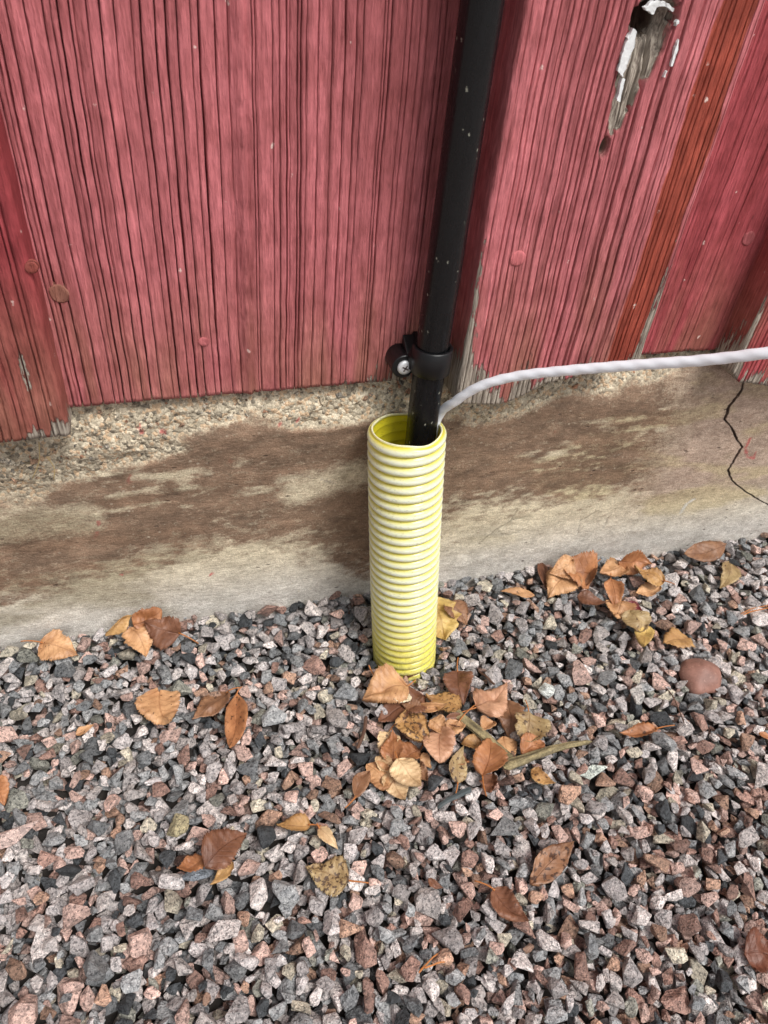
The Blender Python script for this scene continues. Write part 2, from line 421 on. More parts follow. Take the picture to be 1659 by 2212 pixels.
def build_foundation():
    xs_f = np.arange(-0.19, 0.60, 0.0013)
    xs = np.concatenate([np.arange(FX0, -0.19, 0.012), xs_f, np.arange(0.60, FX1, 0.012)])
    zs = np.concatenate([[-0.06, -0.03], np.arange(-0.012, 0.242, 0.0013)])
    # three columns hug the crack so that it is a real, sharp fissure
    cx = np.interp(zs, crack_z, crack_x) + 0.0012 * (vnoise(zs * 420, 3.0, 4) - 0.5)
    base = crack_x.mean()
    extra = np.array([-0.0005, 0.0, 0.0005])
    keep = np.abs(xs - base) > 0.0012
    cols = np.concatenate([xs[keep], base + extra]); iscr = np.concatenate([np.zeros(keep.sum(), bool), np.ones(3, bool)])
    order = np.argsort(cols); cols = cols[order]; iscr = iscr[order]
    Xg, Zg = np.meshgrid(cols, zs)
    w = np.exp(-((Xg - base) / 0.06) ** 2)
    Xg = Xg + w * (cx - base)[:, None] + np.where(iscr[None, :], (cols - base)[None, :] * (2.2 * vnoise(zs * 150, 8.0, 5) - 0.7)[:, None], 0)
    isc = np.broadcast_to(iscr[None, :], Xg.shape)
    Yg = found_y(Xg, Zg)
    # ------ zones
    bx, bz = px_curve([(-200, 1120), (0, 1085), (130, 1060), (260, 1010), (400, 955), (560, 922), (700, 905), (820, 900), (960, 912), (1080, 896), (1200, 868), (1350, 832), (1480, 800), (1600, 770)], 0.002)
    zb = np.interp(Xg, bx, bz)
    jag = 0.03 * (fbm(Xg * 22, Zg * 40, 21, 5) - 0.5)
    rough = sstep(-0.004, 0.005, Zg - zb + jag)
    Yg = Yg + rough * (0.0030 * (fbm(Xg * 130, Zg * 130, 31, 3) - 0.5) + 0.0025 * (vnoise(Xg * 330, Zg * 330, 37) - 0.5))
    Yg = Yg + rough * 0.002
    # ------ colour
    def C(rgb): return np.array(lin(*rgb))[None, None, :]
    m3 = lambda m: m[..., None]
    cream = C((210, 198, 170)); grey = C((198, 194, 188)); brown = C((126, 101, 85)); dbrown = C((102, 79, 66)); conc = C((188, 179, 161)); yel = C((196, 182, 140)); pinkg = C((172, 150, 137)); green = C((134, 124, 98))
    n_l = fbm(Xg * 7, Zg * 24, 41, 5); n_s = fbm(Xg * 22, Zg * 150, 43, 4); n_b = fbm(Xg * 30, Zg * 45, 47, 5)
    col = grey * (0.82 + 0.36 * m3(n_b))
    up = sstep(0.02, 0.09, Zg)
    col = col + (cream * (0.8 + 0.4 * m3(n_b)) - col) * m3(up * 0.85)
    # brown smear: thick band that thins towards the gravel
    lx, lz = px_curve([(-200, 1335), (0, 1300), (150, 1265), (300, 1235), (500, 1190), (700, 1190), (790, 1240), (940, 1130), (1100, 1120), (1300, 1105), (1450, 1080), (1520, 1030), (1600, 980)], 0.006)
    zl = np.interp(Xg, lx, lz)
    n_f = fbm(Xg * 110, Zg * 260, 45, 3)
    t = Zg - zl + 0.06 * (n_l - 0.5) + 0.014 * (n_s - 0.5) + 0.05 * (n_f - 0.5)
    br = sstep(-0.024, 0.032, t) * 0.92
    pat = sstep(0.36, 0.52, n_l * 0.45 + n_s * 0.35 + n_f * 0.2 + 0.09)
    br = br * (0.22 + 0.78 * pat)
    gap = poly_dist(Xg, Zg, [tuple(at(u, v, 1, 0.004)[[0, 2]]) for u, v in ((650, 1065), (770, 1025))])
    br = br * (1 - 0.75 * sstep(0.022, 0.006, gap + 0.014 * (n_b - 0.5)))
    gap = poly_dist(Xg, Zg, [tuple(at(u, v, 1, 0.004)[[0, 2]]) for u, v in ((-40, 1140), (180, 1120))])
    br = br * (1 - 0.6 * sstep(0.022, 0.006, gap + 0.014 * (n_b - 0.5)))
    right = sstep(0.33, 0.41, Xg + 0.05 * (n_l - 0.5))
    br = br * (1 - 0.75 * right)
    bcol = brown + (dbrown - brown) * m3(sstep(0.4, 0.62, n_s))
    col = col + (pinkg * (0.8 + 0.4 * m3(n_b)) - col) * m3(right * sstep(0.05, 0.10, Zg) * 0.85)
    yl = 0.6 * sstep(0.52, 0.68, fbm(Xg * 14 + Zg * 16, Zg * 40, 53, 4)) * sstep(0.17, 0.30, Xg) * sstep(0.04, 0.07, Zg) * 0.8
    col = col + (yel - col) * m3(yl)
    gl = sstep(0.52, 0.66, fbm(Xg * 11, Zg * 30, 59, 4)) * sstep(0.06, -0.04, Xg) * 0.55
    col = col + (green - col) * m3(gl)
    col = col + (conc * (0.72 + 0.56 * m3(n_b)) - col) * m3(rough)
    # red paint drips and scrapes, one white scratch
    def mark(pts, wd, rgb, seed):
        nonlocal col
        q = [tuple(at(u, v, 1, 0.004)[[0, 2]]) for u, v in pts]
        d = poly_dist(Xg, Zg, q) + 0.0016 * (vnoise(Xg * 420, Zg * 420, seed) - 0.5)
        col = col + (C(rgb) - col) * m3(sstep(wd * 0.8, wd * 0.45, d) * 0.85)
    red = (180, 92, 90)
    for i, (pts, wd) in enumerate([([(279, 1032), (281, 1024)], .0010), ([(278, 1036), (279, 1040)], .0022), ([(212, 1133), (214, 1137)], .0018), ([(206, 1168), (211, 1158)], .0018), ([(496, 992), (497, 996)], .0018), ([(385, 1134), (387, 1135)], .0013),
            ([(262, 1253), (265, 1254)], .0013), ([(456, 1255), (460, 1252)], .0011), ([(600, 912), (606, 908)], .0018), ([(640, 905), (645, 903)], .0015), ([(1622, 950), (1612, 968), (1618, 990), (1632, 994), (1636, 980)], .0017), ([(1196, 930), (1199, 932)], .0013), ([(300, 915), (305, 930)], .002), ([(348, 928), (352, 930)], .0026)]):
        mark(pts, wd, red, 60 + i)
    mark([(1478, 1118), (1490, 1098), (1506, 1086)], .0022, (214, 214, 210), 90)
    mark([(620, 1020), (700, 1040), (740, 1055)], .0006, (170, 160, 146), 91)
    # hairline crazing near the tube's right
    col = np.where(isc[..., None], C((62, 50, 44)) * 1.0, col)
    dc = np.where(isc, 0.0, 0.0)
    mid = np.abs(np.cumsum(isc, 1) - 2) < 0.5
    Yg = Yg + np.where(isc & mid & (Zg < 0.235), 0.005, 0.0) + dc
    for pts in ([(1035, 1185), (1075, 1150), (1110, 1130), (1150, 1120)], [(1075, 1150), (1100, 1165), (1135, 1150)], [(1255, 1160), (1262, 1130), (1290, 1115)], [(1310, 1150), (1325, 1120)], [(1110, 1130), (1120, 1105)]):
        q = [tuple(at(u, v, 1, 0.006)[[0, 2]]) for u, v in pts]
        d = poly_dist(Xg + 0.002 * (vnoise(Xg * 200, Zg * 200, 71) - 0.5), Zg + 0.003 * (vnoise(Xg * 160, Zg * 160, 73) - 0.5), q)
        s = sstep(0.0009, 0.0003, d); Yg = Yg + 0.0007 * s; col = col * (1 - 0.35 * m3(s))
    nr, nc = Xg.shape
    V = np.stack([Xg, Yg, Zg], -1).reshape(-1, 3); Cc = np.clip(col, 0.01, 0.9).reshape(-1, 3); R = rough.reshape(-1); ST_ = np.concatenate([(br * (1 - rough)).reshape(-1), np.zeros(2 * nc)])
    # top and back, so that it is a solid block
    top = V[(nr - 1) * nc:].copy(); bk = top.copy(); bk[:, 1] = 0.16; bb = bk.copy(); bb[:, 2] = -0.06
    V = np.vstack([V, bk, bb]); Cc = np.vstack([Cc, Cc[(nr - 1) * nc:], Cc[(nr - 1) * nc:]]); R = np.concatenate([R, np.ones(2 * nc)])
    j = np.arange(nc - 1); a = (nr - 1) * nc
    F = [grid_faces(nr, nc), np.stack([a + j, a + j + 1, a + nc + j + 1, a + nc + j], -1), np.stack([a + nc + j, a + nc + j + 1, a + 2 * nc + j + 1, a + 2 * nc + j], -1)]
    V = V - np.array(foundation.location)
    me = mesh_from('plaster_face', V, F, True, Cc, {'rough': R, 'stain': ST_})
    obj('plaster_face', me, M['foundation'], foundation)
    return bx, bz
fbx, fbz = build_foundation()

# ------------------------------------------------------------------ faceted stones
def ico(sub):
    bm = bmesh.new(); bmesh.ops.create_icosphere(bm, subdivisions=sub, radius=1.0)
    v = np.array([x.co[:] for x in bm.verts]); f = np.array([[q.index for q in x.verts] for x in bm.faces]); bm.free()
    return v, f
ICO = {1: ico(1), 2: ico(2), 3: ico(3)}

def stone_shape(rng, bev):
    """a broken piece of rock: the hull of a few points, its edges knocked off"""
    n = int(rng.integers(9, 14))
    p = rng.normal(size=(n, 3)); p /= np.linalg.norm(p, axis=1)[:, None]
    p *= rng.uniform(0.85, 1.12, n)[:, None]
    bm = bmesh.new()
    for q in p: bm.verts.new(q)
    r = bmesh.ops.convex_hull(bm, input=bm.verts[:])
    bmesh.ops.dissolve_limit(bm, angle_limit=math.radians(14), verts=bm.verts[:], edges=bm.edges[:])
    if bev:
        bmesh.ops.bevel(bm, geom=bm.edges[:], offset=0.075, segments=1, profile=0.6, affect='EDGES', clamp_overlap=True)
        for v in bm.verts: v.co *= 1 + 0.05 * (rng.random() - 0.5)
    bmesh.ops.triangulate(bm, faces=bm.faces[:])
    bm.verts.index_update()
    v = np.array([x.co[:] for x in bm.verts]); f = np.array([[q.index for q in x.verts] for x in bm.faces]); bm.free()
    v = v - (v.max(0) + v.min(0)) / 2; v = v / ((v.max(0) - v.min(0)) / 2)
    return v, f

TEMPL = {s: [stone_shape(np.random.default_rng(100 + i), s == 2) for i in range(70)] for s in (1, 2)}
PAL = [((186, 178, 175), 22), ((164, 158, 157), 22), ((138, 139, 140), 20), ((112, 114, 116), 9), ((62, 65, 68), 5), ((182, 154, 144), 13), ((138, 110, 100), 7), ((176, 168, 152), 5), ((126, 126, 118), 3), ((156, 126, 108), 5)]
PAL_C = np.array([lin(*p[0]) for p in PAL]); PAL_W = np.array([p[1] for p in PAL], float); PAL_W /= PAL_W.sum()

def rot_mat(yaw, tx, ty):
    cy, sy = math.cos(yaw), math.sin(yaw); cx, sx = math.cos(tx), math.sin(tx); cz, sz = math.cos(ty), math.sin(ty)
    Rz = np.array([[cy, -sy, 0], [sy, cy, 0], [0, 0, 1]]); Rx = np.array([[1, 0, 0], [0, cx, -sx], [0, sx, cx]]); Ry = np.array([[cz, 0, sz], [0, 1, 0], [-sz, 0, cz]])
    return Rz @ Rx @ Ry

# pebbles in the rough concrete under the boards
def build_aggregate():
    rng = np.random.default_rng(5); V = []; F = []; Cc = []; n0 = 0; cnt = 0
    pal = [lin(*c) for c in ((190, 176, 152), (178, 146, 122), (140, 134, 124), (204, 192, 170), (200, 190, 172), (172, 130, 104), (156, 146, 128), (184, 170, 146), (168, 156, 136))]
    while cnt < 1500:
        x = rng.uniform(-0.20, 0.44); z = rng.uniform(0.135, 0.236)
        zb = np.interp(x, fbx, fbz)
        if z < zb + 0.006 + 0.02 * rng.random() ** 2: continue
        s = 0.0008 + 0.0020 * rng.random() ** 4
        v, f = TEMPL[1][rng.integers(70)]
        y = float(found_y(np.array([x]), np.array([z]))[0]) + 0.0023
        R = rot_mat(*rng.uniform(0, 6.28, 3))
        V.append((v * s * rng.uniform(0.7, 1.3, 3)) @ R.T + np.array([x, y, z])); F.append(f + n0); n0 += len(v)
        Cc.append(np.tile(np.array(pal[rng.integers(len(pal))]) * rng.uniform(0.7, 1.15), (len(v), 1))); cnt += 1
    me = mesh_from('aggregate', np.vstack(V) - np.array(foundation.location), [np.vstack(F)], False, np.vstack(Cc))
    o = obj('aggregate', me, M['stone'], foundation); tag(o, 'small pebbles showing in the rough concrete', kind='stuff')
build_aggregate()

# ------------------------------------------------------------------ timber wall
wall = empty('timber_wall', (0.2, 0.011, 0.222))
tag(wall, 'red painted timber wall of weathered vertical boards above the foundation', 'wall')
WL = np.array(wall.location)
GR = rng_board = np.random.default_rng(3)

PINK = np.array(lin(188, 109, 113)); DEEP = np.array(lin(143, 78, 80)); ORNG = np.array(lin(146, 68, 54)); OLDR = np.array(lin(130, 60, 62))

def build_board(name, x0, x1, yf, th, zbot, grooves, seed, color_fn, wear_fn, dent_fn=None, fine=True, ridge=None, wander=0.003, label=None, dx=0.0011, dz=0.0024):
    """grooves: list of (s, width, depth); columns of the mesh follow every groove."""
    zs = np.concatenate([np.arange(0, 0.236, dz), [0.26, 0.32, 0.45, 0.7, 1.1, 1.6, 2.2]]) if fine else np.concatenate([np.arange(0, 0.24, 0.012), [0.32, 0.6, 1.2, 2.2]])
    cols = [x0, x0 + 0.0006, x0 + 0.0016]; gid = [-1, -1, -1]; gof = [0, 0, 0]; rim = [1, .45, .1]
    gs = sorted(grooves); last = x0 + 0.0016
    for gi, (s, w, d) in enumerate(gs):
        n = max(1, int((s - w - last) / dx))
        for q in np.linspace(last, s - w, n + 2)[1:-1]: cols.append(q); gid.append(-1); gof.append(0); rim.append(0)
        for t in (-1, -0.55, 0, 0.55, 1): cols.append(s + t * w); gid.append(gi); gof.append(t); rim.append(0)
        last = s + w
    e = x1 - 0.0016; n = max(1, int((e - last) / dx))
    for q in np.linspace(last, e, n + 2)[1:-1]: cols.append(q); gid.append(-1); gof.append(0); rim.append(0)
    cols += [e, x1 - 0.0006, x1]; gid += [-1] * 3; gof += [0] * 3; rim += [.1, .45, 1]
    S = np.array(cols); gid = np.array(gid); gof = np.array(gof, float); rim = np.array(rim)
    zb = zbot(S) + 0.0010 * (vnoise(S * 500, 0.5, seed) - 0.5) + 0.0012 * (vnoise(S * 90, 2.5, seed) - 0.5)
    Sg = np.broadcast_to(S[None, :], (len(zs), len(S)))
    Zg = zb[None, :] + zs[:, None] * (1 + 0 * S[None, :])
    Zg = np.where(zs[:, None] > 0.25, zs[:, None] + 0.222, Zg)
    # grain wander, held at the two edges
    hold = np.minimum(1, np.minimum(Sg - x0, x1 - Sg) / 0.012)
    wa = wander * (fbm(Sg * 9, Zg * 4, seed + 3, 2) - 0.5) * 2 + 0.0020 * (fbm(Sg * 25, Zg * 28, seed + 5, 4) - 0.5)
    Xg = Sg + wa * hold
    Xg = Xg + (1 - hold) * 0.0014 * (fbm(Sg * 2, Zg * 60, seed + 6, 3) - 0.5)
    ing = gid >= 0
    W = np.array([g[1] for g in gs] + [0]); D = np.array([g[2] for g in gs] + [0])
    gw = 0.45 + 0.9 * fbm(gid[None, :] * 7.3, Zg * 30, seed + 9, 3)
    gd = D[gid][None, :] * np.clip(-0.35 + 2.5 * fbm(gid[None, :] * 3.7 + 40, Zg * 9, seed + 11, 4), 0.04, 1.6)
    prof = np.where(np.abs(gof) > 0.9, 0, np.where(np.abs(gof) > 0.1, 0.9, 1.0))
    Xg = Xg + np.where(ing[None, :], gof[None, :] * W[gid][None, :] * (gw - 1), 0)
    Y = np.zeros_like(Xg) + np.where(ing[None, :], gd * prof[None, :], 0)
    Y = Y + 0.0006 * (fbm(Sg * 60, Zg * 10, seed + 13, 3) - 0.5) + 0.0003 * (vnoise(Sg * 500, Zg * 90, seed + 15) - 0.5)
    Y = Y + 0.0018 * rim[None, :]
    if ridge is not None:
        s, w, h = ridge
        Y = Y - h * np.exp(-((Sg - s) / w) ** 2) * (0.7 + 0.5 * vnoise(Sg * 0, Zg * 260, seed + 21)) + 0.0016 * np.exp(-((Sg - s - 0.0024) / 0.0008) ** 2)
    col = color_fn(Sg, Zg); wear = wear_fn(Sg, Zg, zb[None, :])
    if dent_fn is not None:
        dy, cm, cc, wv = dent_fn(Xg, Zg); Y = Y + dy
        col = col * (1 - cm[..., None]) + cc * cm[..., None]; wear = wear * (1 - cm) + wv
    Yg = yf + np.minimum(Y, th * 0.95)
    nr, nc = Xg.shape
    front = np.stack([Xg, Yg, Zg], -1)
    # wrap the sides back to the wall
    bl = front[:, :1].copy(); bl[..., 1] = yf + th; br_ = front[:, -1:].copy(); br_[..., 1] = yf + th
    G = np.concatenate([bl, front, br_], 1); nc2 = nc + 2
    Cg = np.concatenate([col[:, :1], col, col[:, -1:]], 1); hh = (Zg - zb[None, :])[:, :1]; sd = sstep(0.05, 0.012, hh + 0.03 * (vnoise(hh * 90, 1.5, seed + 30) - 0.5)); fr = np.minimum(wear[:, :1], 0.35) ; Wg = np.concatenate([fr * (1 - sd) * 0.3 + sd * 0.75, wear, wear[:, -1:]], 1); Wg[:, 1] = Wg[:, 1] * 0.4 + Wg[:, 0] * 0.6
    V = G.reshape(-1, 3); Cc = Cg.reshape(-1, 3); Wv = Wg.reshape(-1)
    bot = G[0].copy(); bot[:, 1] = yf + th; off = len(V)
    V = np.vstack([V, bot]); Cc = np.vstack([Cc, Cg[0]]); Wv = np.concatenate([Wv, Wg[0] + 0.3])
    j = np.arange(nc2 - 1)
    F = [grid_faces(nr, nc2), np.stack([j + 1, j, off + j, off + j + 1], -1)]
    me = mesh_from(name, V - WL, F, False, Cc, {'wear': Wv})
    sm = np.ones(len(me.polygons), bool); me.polygons.foreach_set('use_smooth', sm)
    o = obj(name, me, M['board'], wall)
    if label: o['label'] = label
    return o

def spaced(a, b, step, jit, wr, dr, rng, skip=0.0):
    out = []; s = a
    while s < b:
        if rng.random() > skip: out.append((s, rng.uniform(*wr), rng.uniform(*dr)))
        s += step * (1 + jit * (rng.random() * 2 - 1))
    return out

rb = np.random.default_rng(21)
def pink_col(seed, base=PINK, dark=DEEP, amt=1.0):
    def fn(S, Z):
        n = fbm(S * 14, Z * 5, seed, 4); n2 = fbm(S * 240, Z * 6, seed + 3, 2)
        t = sstep(0.35, 0.72, n * 0.6 + n2 * 0.4) * amt
        c = base[None, None, :] * (1 - t[..., None]) + dark[None, None, :] * t[..., None]
        low = (sstep(0.33, 0.225, Z + 0.05 * (fbm(S * 20, Z * 12, seed + 7, 3) - 0.5)) * 0.8 * sstep(0.3, 0.7, fbm(S * 60, Z * 10, seed + 8, 4)))[..., None]
        grime = np.array(lin(148, 100, 84))[None, None, :]
        return c * (1 - low) + grime * low
    return fn
def wear_low(seed, strength=0.55, reach=0.012, edge=None):
    def fn(S, Z, zb):
        h = Z - zb
        n = fbm(S * 160, Z * 9, seed, 3)
        w = strength * np.exp(-h / reach) * (0.4 + 1.2 * n) + 0.10 * n
        if edge is not None:
            w = w + edge(S, Z, h, n)
        return w
    return fn

# wide set-back board left of the pipe
g_left = spaced(-0.0545, 0.044, 0.0062, 0.30, (0.00026, 0.00062), (0.004, 0.010), rb, 0.04)
g_left += spaced(-0.052, 0.044, 0.017, 0.5, (0.00022, 0.00035), (0.0008, 0.002), rb)
g_left += spaced(0.0535, 0.168, 0.0068, 0.75, (0.00025, 0.00065), (0.003, 0.0095), rb)
g_left += spaced(0.055, 0.166, 0.0095, 0.6, (0.0002, 0.00035), (0.0008, 0.003), rb)
def clean(gs, gap=0.0006):
    gs = sorted(gs); out = []
    for g in gs:
        if out and g[0] - g[1] - (out[-1][0] + out[-1][1]) < gap: continue
        out.append(g)
    return out
def e_left(S, Z, h, n):
    return sstep(0.075, 0.165, S) * np.exp(-h / 0.04) * (0.15 + 0.9 * n) * 0.85
b_left = build_board('board', -0.092, 0.196, 0.0, 0.022, lambda s: np.interp(s, [-0.09, 0.2], [0.2262, 0.2285]), clean(g_left), 31, pink_col(101), wear_low(102, 0.18, 0.006, e_left), ridge=(0.0478, 0.0026, 0.0026), wander=0.0030, label='wide pink red board with straight dark grooves left of the black pipe')

# raised board right of the pipe, with the knot hole, the orange strip and the peeled corner
g_right = spaced(0.1765, 0.222, 0.0052, 0.6, (0.0003, 0.0006), (0.001, 0.005), rb)
g_right += spaced(0.224, 0.273, 0.0053, 0.45, (0.00035, 0.0009), (0.004, 0.010), rb)
g_right += spaced(0.2762, 0.2985, 0.0040, 0.45, (0.00025, 0.0006), (0.0015, 0.005), rb)
def raised_col(S, Z):
    c = pink_col(131)(S, Z)
    e = S + 0.0016 * (fbm(S * 0 + 3, Z * 70, 133, 4) - 0.5) * 2
    m = sstep(0.2742, 0.2752, e) * (1 - sstep(0.2955, 0.2962, e + 0.004 * (fbm(S * 30, Z * 30, 134, 3) - 0.5)))
    oc = ORNG * (0.75 + 0.5 * fbm(S * 300, Z * 8, 135, 3))[..., None]
    return c * (1 - m[..., None]) + oc * m[..., None]
def e_raised(S, Z, h, n):
    cor = sstep(0.1800 + 0.018 * np.exp(-h / 0.022) , 0.1725, S) * (0.20 + 0.75 * sstep(0.14, 0.0, h))
    st = sstep(0.006, 0.0015, np.abs(S - 0.2975)) * sstep(0.13, 0.03, h) * 0.65
    low = np.exp(-h / 0.032) * (0.1 + 1.0 * n) * 0.85 * sstep(0.27, 0.19, S)
    lowr = np.exp(-h / 0.012) * (0.1 + 0.9 * n) * 0.6
    return cor * (0.6 + 0.7 * n) + st + low + lowr
# the gouge below the knot
kA = at(1418, 30, 1, -0.022)[[0, 2]]; kB = at(1395, 110, 1, -0.022)[[0, 2]]; kC = at(1325, 285, 1, -0.022)[[0, 2]]; kD = at(1306, 318, 1, -0.022)[[0, 2]]
print('knot', kA, kC)
def gouge(X, Z):
    # length coordinate down the gouge and distance to its axis
    ax, az = kA; bx_, bz_ = kC
    L = math.hypot(bx_ - ax, bz_ - az); ux, uz = (bx_ - ax) / L, (bz_ - az) / L
    t = ((X - ax) * ux + (Z - az) * uz) / L
    d = (X - ax) * (-uz) + (Z - az) * ux            # positive to one side
    jag = 0.0045 * (fbm(X * 300, Z * 90, 141, 4) - 0.5)
    hw = np.interp(t, [-0.25, -0.15, 0.0, 0.25, 0.5, 0.75, 0.95, 1.05], [0.002, 0.008, 0.0115, 0.0105, 0.0085, 0.006, 0.0035, 0.0])
    ins = sstep(0.0004, -0.0004, np.abs(d) + jag - hw) * (t > -0.25) * (t < 1.05)
    fork = sstep(0.0008, -0.0006, np.abs(d - 0.002) - np.interp(t, [0.62, 0.66, 1.0, 1.1], [0, 0.0008, 0.0028, 0.001])) * (t > 0.62)
    dep = ins * (np.interp(t, [-0.3, -0.1, 0.05, 0.25, 0.45, 0.8, 1.0], [0.001, 0.006, 0.010, 0.006, 0.0035, 0.0024, 0.0012]) * (0.7 + 0.6 * fbm(X * 500, Z * 30, 143, 3)) + 0.003 * (vnoise((X * ux * 0 + d) * 900, t * 6, 149) - 0.4))
    hole = sstep(1.0, 0.75, np.sqrt(((t - 0.05) / 0.17) ** 2 + (d / 0.0085) ** 2))
    dep = dep + hole * 0.009
    tip = sstep(0.0032, 0.0016, np.hypot(X - kD[0], (Z - kD[1]) * 0.6)); dep = dep + 0.006 * tip
    n = fbm(X * 420, Z * 22, 145, 3)
    grey = np.array(lin(128, 118, 104))[None, None] * (0.55 + 0.9 * n[..., None])
    rot = np.array(lin(66, 46, 38))[None, None] * (0.7 + 0.6 * n[..., None])
    cc = grey * (1 - hole[..., None]) + rot * hole[..., None]
    # white flaking filler along the left lip and top
    left = sstep(0.0034, 0.0028, np.abs(np.abs(d) - hw - 0.0016 + 1.6 * jag)) * (d < 0) * sstep(0.0, 0.12, t) * sstep(0.62, 0.45, t)
    rightl = sstep(0.0016, 0.0008, np.abs(d - hw - 0.004 + 2 * jag)) * (d > 0) * sstep(0.05, 0.15, t) * sstep(0.5, 0.42, t) * sstep(0.45, 0.55, vnoise(X * 0, Z * 260, 147))
    topl = sstep(0.0028, 0.0012, np.abs(np.sqrt(((t + 0.02) / 0.2) ** 2 * 0.0001 + d ** 2) - 0.0098 + jag)) * (t < 0.02) * (t > -0.2) * sstep(0.4, 0.55, vnoise(X * 500, Z * 300, 148))
    wht = np.clip(left * 1.0 + rightl + topl, 0, 1) * (1 - hole * 0.8)
    white = np.array(lin(224, 226, 228))[None, None]
    wht = wht * 0.0
    cm = np.clip(ins + tip, 0, 1)
    cc = cc * (1 - wht[..., None]) + white * wht[..., None]
    cm = np.maximum(cm, wht)
    dep = dep - 0.0012 * wht
    wood = np.clip(ins - wht - hole, 0, 1)
    return dep, cm, cc, 1.1 * wood - 0.6 * np.clip(wht + hole + tip, 0, 1)
b_mid = build_board('board', 0.1725, 0.300, -0.022, 0.0225, lambda s: np.interp(s, [0.17, 0.178, 0.205, 0.214, 0.235, 0.30], [0.2245, 0.2205, 0.2175, 0.2205, 0.2315, 0.2395]), clean(g_right), 41, raised_col, wear_low(132, 0.45, 0.010, e_raised), dent_fn=gouge, wander=0.0035, dx=0.0006, dz=0.0016, label='raised red board with a rotten knot hole and an orange red strip')

def flake(px, seed):
    rng = np.random.default_rng(seed); P = [at(u, v, 1, -0.0226)[[0, 2]] for u, v in px]; out = []
    for a, b in zip(P, P[1:] + P[:1]):
        n = max(2, int(np.linalg.norm(b - a) / 0.0011))
        for q in np.arange(n) / n: out.append(a + (b - a) * q + rng.normal(size=2) * 0.00028)
    o2 = np.array(out); n = len(o2); ctr = o2.mean(0); j = np.arange(n)
    f = np.stack([o2[:, 0], -0.0232 - 0.0007 * rng.random(n), o2[:, 1]], -1); bk = f.copy(); bk[:, 1] = -0.0212
    bm = bmesh.new(); vf = [bm.verts.new(p - WL) for p in f]; vb = [bm.verts.new(p - WL) for p in bk]
    fc = bm.faces.new(vf); bmesh.ops.triangulate(bm, faces=[fc])
    for i in range(n): bm.faces.new((vf[i], vf[(i + 1) % n], vb[(i + 1) % n], vb[i]))
    bmesh.ops.recalc_face_normals(bm, faces=bm.faces[:])
    me = bpy.data.meshes.new('paint_flake'); bm.to_mesh(me); bm.free()
    o = obj('paint_flake', me, M['flake'], b_mid); o['label'] = 'white flake of old paint beside the knot hole'
for i, px in enumerate((
        [(1365, 60), (1373, 69), (1367, 103), (1357, 129), (1343, 165), (1332, 153), (1341, 124), (1350, 91)],
        [(1342, 168), (1348, 171), (1336, 218), (1331, 215)],
        [(1391, 14), (1402, 4), (1425, 2), (1448, 10), (1455, 24), (1445, 22), (1436, 12), (1418, 16), (1411, 30), (1404, 29), (1399, 22)],
        [(1465, 84), (1463, 105), (1451, 141), (1446, 141), (1453, 118), (1459, 96)],
        [(1459, 46), (1464, 44), (1465, 52), (1459, 53)],
        [(1437, 152), (1440, 153), (1434, 166), (1431, 165)])):
    flake(px, 700 + i)

# set-back board at the right
g_r2 = spaced(0.289, 0.41, 0.0068, 0.6, (0.0002, 0.0004), (0.0005, 0.0014), rb)
b_r = build_board('board', 0.284, 0.425, 0.0, 0.022, lambda s: 0.2335 + 0 * s, clean(g_r2), 51, pink_col(151, np.array(lin(172, 82, 88)), np.array(lin(140, 60, 64))), wear_low(152, 0.4, 0.006), wander=0.003, label='smoother set back red board between the two raised boards at the right')
# raised batten at the far right
g_bt = spaced(0.384, 0.500, 0.0045, 0.4, (0.0003, 0.0007), (0.001, 0.003), rb)
def e_bt(S, Z, h, n): return sstep(0.390, 0.3815, S) * 0.5 * (0.4 + 0.9 * n) + np.exp(-h / 0.02) * n * 0.9
b_bt = build_board('board', 0.3800, 0.505, -0.022, 0.0225, lambda s: np.interp(s, [0.38, 0.392, 0.42, 0.5], [0.2275, 0.2185, 0.2135, 0.212]), clean(g_bt), 61, pink_col(161, np.array(lin(162, 72, 76)), OLDR), wear_low(162, 0.5, 0.012, e_bt), label='raised red board with greyed edge at the right border')
# raised batten at the far left
g_bl = spaced(-0.185, -0.062, 0.0048, 0.5, (0.0002, 0.0006), (0.0006, 0.0026), rb)
def e_bl(S, Z, h, n): return sstep(-0.095, -0.06, S) * np.exp(-h / 0.011) * (0.2 + 0.9 * n) * 1.05 + sstep(0.004, 0.001, np.abs(S + 0.0725)) * sstep(0.07, 0.05, h) * sstep(0.02, 0.035, h) * 0.5
b_bl = build_board('board', -0.188, -0.0570, -0.022, 0.0225, lambda s: np.interp(s, [-0.19, -0.057], [0.2185, 0.2225]), clean(g_bl), 71, pink_col(171, np.array(lin(150, 64, 68)), np.array(lin(120, 48, 52))), wear_low(172, 0.3, 0.006, e_bl), label='darker raised red board at the left border with a bare grey foot')
# the wall goes on beyond the frame
for i, (x0, x1, yf) in enumerate(((0.488, 0.745, 0.0), (0.728, 0.858, -0.022), (0.842, 1.10, 0.0), (-0.430, -0.174, 0.0), (-0.545, -0.415, -0.022), (-0.78, -0.53, 0.0))):
    build_board('board', x0, x1, yf, 0.0225, lambda s: 0.224 + 0 * s, clean(spaced(x0 + 0.005, x1 - 0.004, 0.0062, 0.5, (0.0004, 0.0009), (0.001, 0.004), rb)), 200 + i * 9, pink_col(300 + i), wear_low(320 + i), fine=False)

